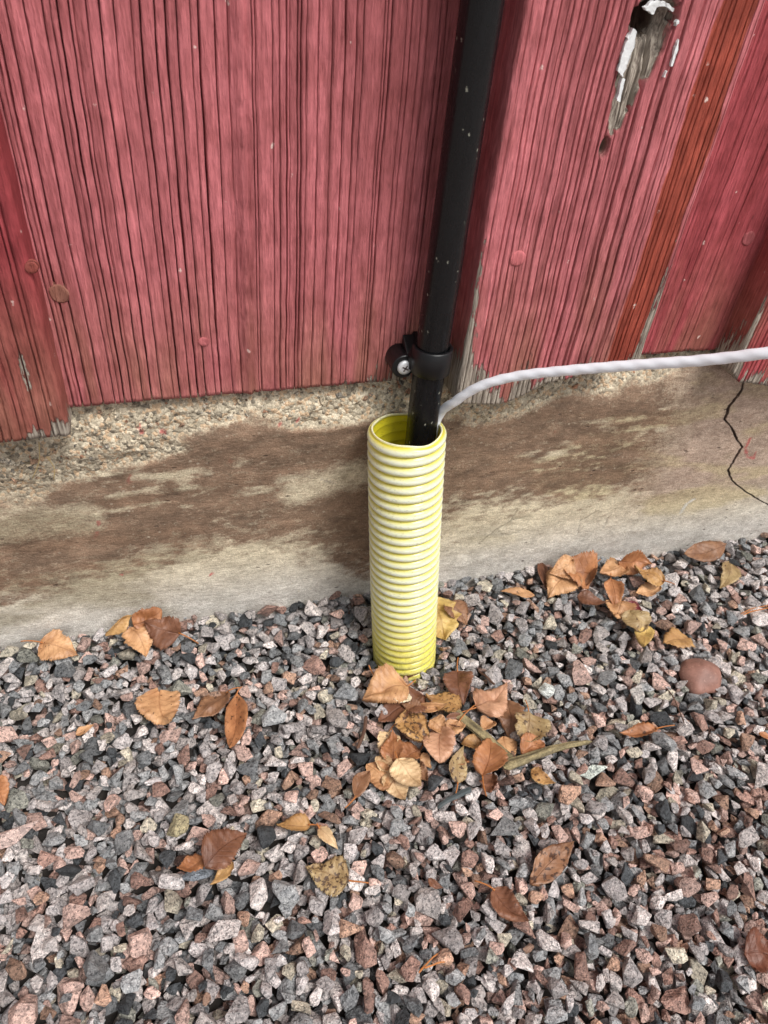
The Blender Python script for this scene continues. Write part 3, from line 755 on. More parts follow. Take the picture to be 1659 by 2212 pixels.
def nail(u, v, y, r, rgb, parent, name='nail_head', label=None):
    c = at(u, v, 1, y); V = []; seg = 20; rings = [(1.12, 0.0022), (1.06, 0.0004), (1.0, 0.0009), (0.97, -0.0002), (0.86, -0.0005), (0.5, -0.00045), (0.0, -0.0004)]
    for k, (q, dy) in enumerate(rings):
        th = np.arange(seg) / seg * 2 * math.pi; rr = r * q * (1 + 0.05 * np.cos(th * 2 + u) + 0.03 * np.cos(th * 5 + v))
        V.append(np.stack([np.cos(th) * rr, dy - 0.0001 + 0.0001 * np.cos(th * 3 + u) * q, np.sin(th) * rr], -1))
    V = np.concatenate(V)
    me = mesh_from(name, V, [grid_faces(len(rings), seg, wrap=True)], True, np.tile(np.array(lin(*rgb)), (len(V), 1)), {'wear': np.full(len(V), 0.12)})
    o = obj(name, me, M['board'], parent, Vector(c - WL))
    if label: o['label'] = label
    return o
nail(128, 634, -0.0002, 0.0050, (150, 104, 90), b_left, label='large round nail head with rusty pink paint')
nail(440, 738, -0.0002, 0.0030, (170, 96, 98), b_left)
nail(1118, 558, -0.0222, 0.0047, (176, 98, 100), b_mid, label='round painted nail head on the raised board')
nail(1617, 515, -0.0002, 0.0046, (158, 86, 88), b_r)
nail(68, 578, -0.0222, 0.0030, (140, 74, 66), b_bl)

# ------------------------------------------------------------------ yellow corrugated conduit
T_TOP = np.array([0.1413, -0.0238, 0.2060]); T_BOT = np.array([0.1560, -0.0425, 0.0])
T_R = 0.0255
def tube_axis(z):
    t = (T_TOP[2] - z) / T_TOP[2]
    p = T_TOP + (T_BOT - T_TOP) * t
    return p + np.array([0.004 * (t * t - t) * 1.0, -0.001 * (t - t * t) * 4, 0])
def build_conduit():
    root = empty('corrugated_conduit', (T_BOT[0], T_BOT[1], 0.0))
    tag(root, 'yellow corrugated plastic conduit standing upright in the gravel by the foundation', 'conduit')
    pitch = 0.0070; seg = 72; per = 12; n = 35 * per; z0 = T_TOP[2] + 0.0005 - n * pitch / per
    th = np.arange(seg) / seg * 2 * math.pi
    axd = (T_TOP - T_BOT) / np.linalg.norm(T_TOP - T_BOT)
    u = np.cross(axd, [0, 1, 0]); u /= np.linalg.norm(u); w = np.cross(axd, u)
    rows = []; crs = []
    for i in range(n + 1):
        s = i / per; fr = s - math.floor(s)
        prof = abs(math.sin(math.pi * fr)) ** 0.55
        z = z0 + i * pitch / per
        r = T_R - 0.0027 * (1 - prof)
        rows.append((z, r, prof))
    V = []; Cc = []
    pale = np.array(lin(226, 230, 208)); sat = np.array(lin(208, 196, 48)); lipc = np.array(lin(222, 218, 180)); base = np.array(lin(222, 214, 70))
    def cut(zz, thv):   # the top was sawn off unevenly
        lim = T_TOP[2] - 0.0006 + 0.0012 * np.cos(thv - 0.6) + 0.0008 * np.sin(2 * thv + 1.0) + 0.0005 * np.cos(5 * thv)
        return np.minimum(zz, lim)
    for (z, r, prof) in rows:
        c = tube_axis(z); zz = cut(np.full(seg, z), th) - z
        V.append(c + (np.cos(th) * r)[:, None] * u + (np.sin(th) * r)[:, None] * w + zz[:, None] * axd)
        hfac = min(1, max(0, (z - 0.015) / 0.06))  # yellower foot: the weaker sky light low down is put into the colour
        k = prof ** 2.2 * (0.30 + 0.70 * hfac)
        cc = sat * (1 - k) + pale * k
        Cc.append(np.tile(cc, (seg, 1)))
    ztop = rows[-1][0]
    # rolled rim, then the inner wall back down
    for (dz, r) in ((0.0012, T_R - 0.0026), (0.0016, T_R - 0.0029), (0.0016, T_R - 0.0034), (0.0012, T_R - 0.0037)):
        c = tube_axis(ztop); zz = cut(np.full(seg, ztop), th) - ztop + dz
        V.append(c + (np.cos(th) * r)[:, None] * u + (np.sin(th) * r)[:, None] * w + zz[:, None] * axd); Cc.append(np.tile(lipc, (seg, 1)))
    for (z, r, prof) in rows[::-1]:
        if z < 0.03: break
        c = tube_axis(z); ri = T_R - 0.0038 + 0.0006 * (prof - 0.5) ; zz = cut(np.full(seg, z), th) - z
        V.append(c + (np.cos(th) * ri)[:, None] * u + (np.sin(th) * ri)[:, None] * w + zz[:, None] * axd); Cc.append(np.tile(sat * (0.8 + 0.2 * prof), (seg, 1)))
    nr = len(V); V = np.concatenate(V) - np.array(root.location)
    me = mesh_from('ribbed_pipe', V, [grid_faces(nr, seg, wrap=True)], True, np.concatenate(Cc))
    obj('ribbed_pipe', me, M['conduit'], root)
    # the thin sliver of inner skin left standing at the sawn rim
    a = np.linspace(math.radians(20), math.radians(150), 30); 
    return root, u, w, axd
conduit, T_U, T_W, T_AX = build_conduit()

# ------------------------------------------------------------------ black pipe
PX, PY, PR = 0.1530, -0.0190, 0.0099
pipe_pts = spline([(PX, PY, 2.15), (PX, PY, 1.2), (PX, PY, 0.6), (PX, PY, 0.34), (PX - 0.0003, PY, 0.26), (PX - 0.0004, PY - 0.001, 0.215), (PX - 0.0012, PY - 0.006, 0.17), (PX - 0.003, PY - 0.012, 0.12), (0.150, -0.036, 0.07)], 90)
bp = obj('black_pipe', mesh_from('tmp', np.zeros((3, 3)), [np.array([[0, 1, 2]])]), None)
old = bp.data; bp.data = tube_mesh('black_pipe', pipe_pts - np.array([PX, PY, 0.07]), PR, 40); bpy.data.meshes.remove(old)
bp.data.materials.append(M['pipe']); bp.location = (PX, PY, 0.07)
tag(bp, 'straight black plastic pipe running down the wall into the yellow conduit', 'pipe')

# ------------------------------------------------------------------ pipe clip
def build_clip():
    cz = at(915, 795, 1, PY - PR)[2] + 0.0005
    root = empty('pipe_clip', (PX, 0.0, cz)); L = np.array(root.location)
    tag(root, 'black plastic pipe clip screwed to the wall, holding the black pipe', 'clip')
    # band: wraps round the front of the pipe
    h = 0.0085; ri, ro = PR + 0.0002, PR + 0.0024; seg = 40
    a = np.linspace(math.radians(-15), math.radians(-195), seg)
    V = []
    for k, (r, z) in enumerate(((ri, -h), (ro - 0.0006, -h), (ro, -h + 0.0006), (ro, h - 0.0006), (ro - 0.0006, h), (ri, h))):
        V.append(np.stack([PX + np.cos(a) * r, PY + np.sin(a) * r, np.full(seg, cz + z)], -1))
    # tails that run back to the wall
    V = np.stack(V, 0)
    def tail(x_off, i):
        t = V[:, i].copy(); t[:, 1] = 0.001; t[:, 0] = PX + x_off + (V[:, i, 0] - PX - x_off) * 0.35 + (x_off * 0.0); return t
    V = np.concatenate([tail(ro, 0)[:, None], V], 1)
    nr, nc = V.shape[:2]
    F = [grid_faces(nr, nc), np.stack([np.arange(nc - 1), np.arange(nc - 1) + (nr - 1) * nc, np.arange(1, nc) + (nr - 1) * nc, np.arange(1, nc)], -1)]
    me = mesh_from('band', V.reshape(-1, 3) - L, F, True); obj('band', me, M['clip'], root)
    # ear: rounded block standing on the wall, left of the pipe
    sc = at(874, 793, 1, -0.0150); ex, ez, er = sc[0], sc[2], 0.0080
    th = np.linspace(math.radians(60), math.radians(300), 26)
    out = [(ex + math.cos(t) * er, ez + math.sin(t) * er) for t in th]
    out = [(PX - PR * 0.4, cz + h * 0.94), (ex + 0.0085, cz + h * 0.94)] + out + [(ex + 0.0075, cz - h * 0.92), (PX - PR * 0.4, cz - h * 0.92)]
    o2 = np.array(out); ctr = o2.mean(0); V = []
    for y, q in ((0.001, 1.0), (-0.0136, 1.0), (-0.0146, 0.97), (-0.0150, 0.9)):
        V.append(np.stack([ctr[0] + (o2[:, 0] - ctr[0]) * q, np.full(len(o2), y), ctr[1] + (o2[:, 1] - ctr[1]) * q], -1))
    n = len(o2); VV = np.vstack(V + [np.array([[ctr[0], -0.0150, ctr[1]]])]); j = np.arange(n)
    F = [grid_faces(4, n, wrap=True), np.stack([j + 3 * n, (j + 1) % n + 3 * n, np.full(n, 4 * n)], -1)]
    me = mesh_from('ear', VV - L, F, False); obj('ear', me, M['clip'], root)
    q = np.array([(ex + 0.001, -0.0149), (PX - 0.62 * ro, PY - 0.77 * ro), (PX - 0.25 * ro, PY - 0.9 * ri), (PX - 0.3 * ro, -0.002), (ex + 0.001, -0.002)])
    lo = np.array([cz - h * 0.93, cz - h * 0.97, cz - h * 0.97, cz - h * 0.97, cz - h * 0.93]); hi = np.array([min(ez + er * 0.9, cz + h * 0.9), cz + h * 0.97, cz + h * 0.97, cz + h * 0.9, cz + h * 0.9])
    V = np.vstack([np.column_stack([q, lo]), np.column_stack([q, hi])]) - L; j = np.arange(5)
    me = mesh_from('web', V, [np.stack([j, (j + 1) % 5, (j + 1) % 5 + 5, j + 5], -1), np.array([[5, 6, 7], [5, 7, 8], [5, 8, 9], [2, 1, 0], [3, 2, 0], [4, 3, 0]])], False)
    wb = obj('web', me, M['clip'], root); bv = wb.modifiers.new('edge', 'BEVEL'); bv.width = 0.0007; bv.segments = 2
    # screw; its cross recess is dark raised bars that paint in the shade
    seg = 28; rs = 0.0047; th = np.arange(seg) / seg * 2 * math.pi; V = []
    for q, dy in ((1.0, 0.0005), (1.0, -0.0009), (0.9, -0.0015), (0.6, -0.0019), (0.0, -0.0020)):
        V.append(np.stack([np.cos(th) * rs * q, np.full(seg, dy), np.sin(th) * rs * q], -1))
    s = obj('screw', mesh_from('screw', np.concatenate(V), [grid_faces(5, seg, wrap=True)], True), M['zinc'], root, Vector((ex, -0.0150, ez)) - Vector(L))
    bm = bmesh.new()
    for ang in (0.5, 0.5 + math.pi / 2):
        m = Matrix.Rotation(ang, 4, 'Y') @ Matrix.Diagonal((0.0044, 0.0006, 0.0009, 1)); m.translation = (0, -0.00178, 0)
        bmesh.ops.create_cube(bm, size=1.0, matrix=m)
    me = bpy.data.meshes.new('cross_recess_shade'); bm.to_mesh(me); bm.free(); obj('cross_recess_shade', me, M['slot_shade'], s)
    s.rotation_euler = (0, 0, 0)
build_clip()

# ------------------------------------------------------------------ white cable
def cable_pt(u, v, d):
    r = c_right * ((u - 829.5) / 1597.0) + c_down * ((v - 1106.0) / 1597.0) + c_fwd
    return CAM + r * d
cab = [(0.1540, -0.0335, 0.13), (0.1560, -0.0310, 0.165)] + [tuple(cable_pt(u, v, d)) for u, v, d in ((944, 908, 0.478), (985, 866, 0.458), (1040, 833, 0.443), (1120, 812, 0.430), (1240, 799, 0.412), (1380, 788, 0.393), (1520, 778, 0.375), (1659, 762, 0.357), (1850, 738, 0.338))] + [(0.36, -0.168, 0.318), (0.46, -0.178, 0.322), (0.70, -0.13, 0.33), (1.0, -0.06, 0.335), (1.12, -0.03, 0.335)]
pts = spline(cab, 420); ang = np.cumsum(np.concatenate([[0], np.linalg.norm(np.diff(pts, axis=0), axis=1)])) / 0.011 * 2 * math.pi
cbm = tube_mesh('white_cable', pts - pts[0], 0.0029, 24, bump=lambda i, th: 0.036 * np.cos(2 * th - ang[i]) + 0.012 * math.sin(i * 0.31))
cb = obj('white_cable', cbm, M['cable'], None, Vector(pts[0])); tag(cb, 'white sheathed cable rising out of the conduit and off to the right', 'cable')

# ------------------------------------------------------------------ gravel
GX0, GX1, GY0, GY1, GRES = -0.34, 0.74, -0.45, 0.016, 0.001
GNX, GNY = int((GX1 - GX0) / GRES), int((GY1 - GY0) / GRES)
gx = GX0 + (np.arange(GNX) + 0.5) * GRES; gy = GY0 + (np.arange(GNY) + 0.5) * GRES
XX, YY = np.meshgrid(gx, gy)
TARGET = (0.008 + 0.008 * sstep(0.45, 0.0, XX)) * sstep(-0.060, 0.006, YY) + 0.007 * (fbm(XX * 9, YY * 9, 401, 3) - 0.5)   # how high the gravel lies: it is banked up along the wall
H = np.full(XX.shape, -0.016)
OWN = np.full(H.shape, -1, np.int32)
ST = []
COB = at(1508, 1462, 2, 0.004)
SPECIAL = [  # u, v, length, width, thick, yaw, colour
    (25, 1805, 0.031, 0.013, 0.011, 0.55, (198, 174, 166)), (1185, 1494, 0.0165, 0.0125, 0.010, 0.2, (206, 210, 206)), (1285, 1660, 0.022, 0.008, 0.008, 0.25, (190, 198, 190)),
    (1375, 1375 + 130, 0.017, 0.012, 0.010, 1.2, (184, 180, 176)), (425, 1832 + 60, 0.020, 0.011, 0.010, 0.1, (120, 126, 134)), (385, 1790, 0.016, 0.014, 0.011, 0.3, (158, 148, 118))]
def deposit(rng, a, b, c, yaw, x=None, y=None, K=6, sink=0.35):
    cs, sn = math.cos(yaw), math.sin(yaw); R = int(max(a, b) / GRES) + 1
    q = np.arange(-R, R + 1) * GRES; QX, QY = np.meshgrid(q, q)
    e = ((QX * cs + QY * sn) / a) ** 2 + ((-QX * sn + QY * cs) / b) ** 2
    m = e < 1; dome = c * np.sqrt(np.clip(1 - e, 0, 1))
    best = None
    for k in range(K if x is None else 1):
        if x is None:
            X = rng.uniform(GX0 + 0.02, GX1 - 0.02); Y = rng.uniform(GY0 + 0.02, GY1 - b * 0.8 - 0.001)
        else: X, Y = x, y
        if (X - T_BOT[0]) ** 2 + (Y - T_BOT[1]) ** 2 < (T_R + min(a, b) * 0.85) ** 2: continue
        if x is None and (X - COB[0]) ** 2 + (Y - COB[1]) ** 2 < (0.014 + b * 0.5) ** 2: continue
        i = int((Y - GY0) / GRES); j = int((X - GX0) / GRES)
        if i - R < 0 or j - R < 0 or i + R + 1 > GNY:
            if i + R + 1 > GNY: 
                mm = m[:GNY - (i - R)]; dd = dome[:GNY - (i - R)]
            else: continue
        else: mm, dd = m, dome
        if j + R + 1 > GNX: continue
        sub = H[i - R:i + R + 1, j - R:j + R + 1]
        hh = sub[mm]
        base = hh.mean() + (0.62 if x is None else 0.1) * (hh.max() - hh.mean())
        key = base - TARGET[i, j]
        if best is None or key < best[0]: best = (key, X, Y, i, j, mm, dd, base)
    if best is None: return None
    _, X, Y, i, j, mm, dd, base = best
    zc = base + c * 0.86
    sub = H[i - R:i + R + 1, j - R:j + R + 1]; own = OWN[i - R:i + R + 1, j - R:j + R + 1]
    upd = mm & (zc + dd > sub); sub[upd] = (zc + dd)[upd]; own[upd] = len(ST)
    return X, Y, zc

rg = np.random.default_rng(77)
while len(ST) < 40000:
    a = 0.0041 * math.exp(0.34 * rg.normal()); a = min(max(a, 0.0020), 0.0098)
    b = a * rg.uniform(0.50, 0.88); c = a * rg.uniform(0.40, 0.66); yaw = rg.uniform(0, 6.28)
    r = deposit(rg, a, b, c, yaw)
    if r is None: continue
    warm = float(sstep(0.05, 0.40, r[0]) * sstep(-0.08, -0.26, r[1])); pw = PAL_W * np.array([1 - .4 * warm, 1, 1 - .3 * warm, 1, 1 + warm, 1 + .8 * warm, 1 + 2.2 * warm, 1, 1, 1 + 1.5 * warm]); ST.append((r[0], r[1], r[2], a, b, c, yaw, PAL_C[rg.choice(len(PAL), p=pw / pw.sum())] * rg.uniform(0.66, 1.5)))
    if len(ST) % 500 == 0 and (H - TARGET)[30:, 30:-30].mean() > 0.0005: break
for u, v, l, w_, t_, yaw, c3 in SPECIAL:
    p = at(u, v, 2, 0.004); r = deposit(rg, l / 2, w_ / 2, t_ / 2, yaw, p[0], p[1], sink=0.8)
    if r: ST.append((r[0], r[1], r[2], l / 2, w_ / 2, t_ / 2, yaw, np.array(lin(*c3))))
print('stones', len(ST), 'mean height', H.mean())
vis = np.bincount(OWN[OWN >= 0].ravel(), minlength=len(ST))

def to_px(P):
    v = np.asarray(P) - CAM; z = v @ c_fwd
    return (v @ c_right) / z * 1597 + 829.5, (v @ c_down) / z * 1597 + 1106, z
pos = np.array([s[:3] for s in ST]); pu, pv, pz = to_px(pos)
shown = (pu > 15) & (pu < 1644) & (pv > 1150) & (pv < 2195)
area = vis / pz ** 2 * shown
big = set(np.argsort(-area)[:300].tolist())

def build_ground():
    xi, yi = (GX0 + 0.03, GX1 - 0.03), (GY0 + 0.03, 0.3)
    xs = [-25, xi[0] - 0.02, xi[0], xi[1], xi[1] + 0.02, 25]; ys = [-25, yi[0] - 0.02, yi[0], yi[1], yi[1] + 0.02, 25]
    V = [(x, y, -0.015 if (xi[0] <= x <= xi[1] and yi[0] <= y <= yi[1]) else -0.001) for y in ys for x in xs]
    me = mesh_from('ground', V, [grid_faces(6, 6)])
    k = NT('far_gravel'); p = k.pos()
    v = k.new('ShaderNodeTexVoronoi'); k.set(v.inputs['Vector'], p); v.inputs['Scale'].default_value = 115
    sc_ = k.new('ShaderNodeSeparateColor'); k.set(sc_.inputs[0], v.outputs['Color'])
    c = k.mix(sc_.outputs[0], lin(84, 88, 92), lin(190, 180, 176)); c = k.mix(k.ramp(sc_.outputs[1], 0.7, 0.8), c, lin(178, 146, 134))
    c = k.mix(1.0, c, k.mix(k.cn(k.noise(p, 700, 3)), (0.6, 0.6, 0.6), (1.35, 1.35, 1.35)), 'MULTIPLY')
    k.bump(k.math('MULTIPLY', v.outputs['Distance'], -1.0), 1.0, 0.006)
    me.materials.append(M['soil']); me.materials.append(k.fin(c, 0.75))
    idx = np.ones(25, np.int32); idx[2 * 5 + 2] = 0; me.polygons.foreach_set('material_index', idx)
    return obj('ground', me)
ground = build_ground()
tag(ground, 'gravelled ground of crushed pink and grey granite', kind='structure')
def stone_geo(i, rng, sub):
    X, Y, Z, a, b, c, yaw, col = ST[i]
    v, f = TEMPL[sub][rng.integers(70)]
    R = rot_mat(yaw, rng.normal() * 0.30, rng.normal() * 0.26)
    v = (v * np.array([a, b, c]) * 1.0) @ R.T
    return v, f, col
rs_ = np.random.default_rng(909)
V = []; F = []; Cc = []; n0 = 0
for i in range(len(ST)):
    if i in big:
        v, f, col = stone_geo(i, rs_, 2)
        me = mesh_from('stone', v, [f], False, np.tile(col, (len(v), 1)))
        obj('stone', me, M['stone'], ground, Vector(pos[i])); continue
    if vis[i] == 0: continue
    near = -0.20 < pos[i][0] < 0.60 and pos[i][1] > -0.40 and vis[i] > 14
    v, f, col = stone_geo(i, rs_, 2 if near else 1)
    V.append(v + pos[i]); F.append(f + n0); n0 += len(v); Cc.append(np.tile(col, (len(v), 1)))
gv = obj('gravel', mesh_from('gravel', np.vstack(V), [np.vstack(F)], False, np.vstack(Cc)), M['stone'], ground)
tag(gv, kind='stuff')

# smooth round cobble among the crushed stone
def build_cobble():
    d, f = ICO[3]; r = 1 + 0.24 * (fbm(d[:, 0] * 1.6 + 5, d[:, 1] * 1.3 + d[:, 2], 501, 2) - 0.5) * 2
    r = r * (1 - 0.10 * sstep(0.5, 0.95, d @ np.array([0.5, -0.6, 0.62]))) * (1 - 0.12 * sstep(0.4, 0.95, d @ np.array([-0.7, -0.5, 0.5])))
    v = d * r[:, None] * np.array([0.0178, 0.0168, 0.0108])
    c = np.tile(np.array(lin(136, 98, 86)), (len(v), 1))
    o = obj('cobblestone', mesh_from('cobblestone', v, [f], True, c), None, None, Vector((COB[0], COB[1], 0.0045)))
    k = NT('smooth_granite'); p = k.pos(); cc = k.attr('Col'); n1 = k.noise(p, 420, 4, 0.7); n2 = k.noise(p, 90, 4)
    cc = k.mix(1.0, cc, k.mix(k.cn(n2), (0.72, 0.70, 0.70), (1.25, 1.26, 1.26)), 'MULTIPLY')
    cc = k.mix(k.ramp(n1, 0.58, 0.66, 0, 0.55), cc, lin(92, 66, 58)); cc = k.mix(k.ramp(n1, 0.30, 0.40, 0.35, 0), cc, lin(212, 172, 152))
    k.bump(n1, 0.3, 0.0003); o.data.materials.append(k.fin(cc, 0.6))
    tag(o, 'large smooth rounded brownish pink stone lying in the gravel at right', 'stone')
build_cobble()

# ------------------------------------------------------------------ fallen leaves
def surf(x, y, r=0.004, q=85):
    i = int((y - GY0) / GRES); j = int((x - GX0) / GRES); k = max(2, int(r / GRES))
    s = H[max(0, i - k):i + k + 1, max(0, j - k):j + k + 1]
    return float(np.percentile(s, q)) if s.size else 0.0

LC = {'tan': (206, 152, 98), 'pale': (222, 186, 134), 'cream': (232, 216, 178), 'orange': (178, 114, 62), 'brown': (146, 100, 64), 'rust': (128, 80, 52), 'yellow': (212, 176, 88), 'ochre': (188, 140, 74), 'pink': (204, 150, 112), 'dark': (118, 66, 42), 'red': (120, 30, 36), 'olive': (170, 142, 92)}
SHAPES = {
    'birch': ([0, 0.06, 0.18, 0.32, 0.5, 0.7, 0.86, 0.95, 1], [0.05, 0.50, 0.90, 1.0, 0.90, 0.60, 0.28, 0.11, 0.0], 0.10),
    'round': ([0, 0.05, 0.2, 0.42, 0.65, 0.84, 0.95, 1], [0.10, 0.55, 0.92, 1.0, 0.88, 0.58, 0.26, 0.0], 0.085),
    'willow': ([0, 0.1, 0.3, 0.5, 0.7, 0.9, 1], [0.05, 0.5, 0.92, 1.0, 0.86, 0.38, 0.0], 0.03),
    'lobed': ([0, 0.08, 0.2, 0.3, 0.42, 0.55, 0.62, 0.75, 0.9, 1], [0.10, 0.45, 0.62, 0.85, 0.60, 1.0, 0.66, 0.72, 0.25, 0.0], 0.02)}
def leaf(b, t, wr, shape, colr, spots, lift, curl, bend, roll, label, stem=None, rag=0.0, wallside=False):
    seed = int(abs(b[0] * 13 + b[1] * 7 + t[0] * 3)) ; rng = np.random.default_rng(seed)
    nrm = np.array([0, 0, 1.0]); p0 = np.array([0, 0, 0.008])
    if wallside: nrm = np.array([0, -0.72, 0.69]); p0 = np.array([0, -0.007, 0.021])
    def hit(q):
        r_ = c_right * ((q[0] - 829.5) / 1597.0) + c_down * ((q[1] - 1106.0) / 1597.0) + c_fwd
        return CAM + r_ * (((p0 - CAM) @ nrm) / (r_ @ nrm))
    for _k in range(2):
        pb = hit(b); pt = hit(t)
        if not wallside: p0 = np.array([0, 0, surf((pb[0] + pt[0]) / 2, min((pb[1] + pt[1]) / 2, 0.008), 0.006, 80) + 0.003])
    mid_ = (pb + pt) / 2; pb = mid_ + (pb - mid_) * 1.08; pt = mid_ + (pt - mid_) * 1.08; dv = pt - pb; L = float(np.linalg.norm(dv)); ex_ = dv / L; ey_ = np.cross(nrm, ex_)
    Wd = 0.5 * wr * L
    us, ws, ser = SHAPES[shape]
    NU = 49; VV = [-1, -0.72, -0.42, -0.18, 0, 0.18, 0.42, 0.72, 1]
    u = np.linspace(0, 1, NU); w = np.interp(u, us, ws); w = np.convolve(np.pad(w, 1, 'edge'), [0.25, 0.5, 0.25], 'valid')
    w[0] = 0.05; w[-1] = 0.0
    V = []; UV = []
    twist = rng.uniform(-0.7, 0.7); tipc = rng.uniform(-0.6, 1.6); rag = max(rag, 0.22 * (rng.random() < 0.45))
    asym = rng.uniform(-0.14, 0.14); sway = rng.uniform(-0.10, 0.10)
    torn = rng.integers(6, NU - 6); tside = rng.choice([-1, 1])
    for i in range(NU):
        for v in VV:
            ww = w[i] * Wd * (1 + asym * np.sign(v))
            x = u[i] * L
            if abs(v) == 1:
                s = 1 + ser * (0.9 * (i % 2) - 0.4) + ser * 0.7 * rng.normal() * (0.4 + rag)
                if rag and np.sign(v) == tside and abs(i - torn) < 6: s -= rag * (1 - abs(i - torn) / 6)
                ww *= s; x += ser * 0.12 * L * (i % 2)
            y = v * ww + sway * L * math.sin(math.pi * u[i])
            a = abs(v) * w[i]
            z = curl * Wd * a * a * 1.0 + bend * L * (0.25 - (u[i] - 0.5) ** 2)
            z += 0.22 * Wd * (float(vnoise(u[i] * 3.5 + seed, v * 1.8 + 7, 3)) - 0.5) * 2 + twist * (u[i] - 0.5) * v * ww + tipc * L * max(0, u[i] - 0.6) ** 2 + 0.03 * Wd * math.sin(u[i] * 46) * (abs(v) ** 1.5)
            V.append((x - L / 2, y, z)); UV.append((u[i], 0.5 + 0.5 * v * (0.25 + 0.75 * w[i])))
    me = mesh_from('leaf_blade', V, [grid_faces(NU, len(VV))], True, uv=UV)
    cx, cy = (pb[0] + pt[0]) / 2, (pb[1] + pt[1]) / 2
    z = max(surf(cx, cy, L * 0.35, 88), surf(cx, cy, 0.004, 60)) + lift
    # tip the leaf to the lie of the stones under it
    zb = surf(pb[0], pb[1], 0.003, 70); zt = surf(pt[0], pt[1], 0.003, 70)
    pitch = -math.atan2(max(-0.35 * L, min(0.35 * L, zt - zb)), L) * 0.8
    if wallside: z = (pb[2] + pt[2]) / 2 + lift; cy = min(cy, 0.004); pitch = 0
    name = {'willow': 'willow_leaf', 'lobed': 'lobed_leaf'}.get(shape, 'birch_leaf')
    o = obj(name, me, M['leaf'], None, Vector((cx, cy, z)))
    o.rotation_euler = (Matrix((ex_, ey_, nrm)).transposed() @ Matrix.Rotation(pitch, 3, 'Y') @ Matrix.Rotation(roll, 3, 'X')).to_euler()
    lc = np.array(lin(*LC[colr])); lc = (lc * 0.84 + 0.16 * lc.mean()) * 0.84; o.color = (*lc, spots)
    md = o.modifiers.new('thickness', 'SOLIDIFY'); md.thickness = 0.00022; md.offset = 0
    tag(o, label, 'leaf', 'fallen leaves on the gravel')
    if stem is not None:
        sl, sb = stem
        k = 8; q = np.linspace(0, 1, k)
        P = np.stack([-L / 2 + 0.06 * L - q * sl * L, sb * sl * L * q ** 1.6, 0.0004 + 0.06 * L * np.sin(q * 2.2) * 0.6], -1)
        obj('stem', tube_mesh('stem', P, np.linspace(0.00055, 0.0004, k), 6), M['stem'], o)
    return o

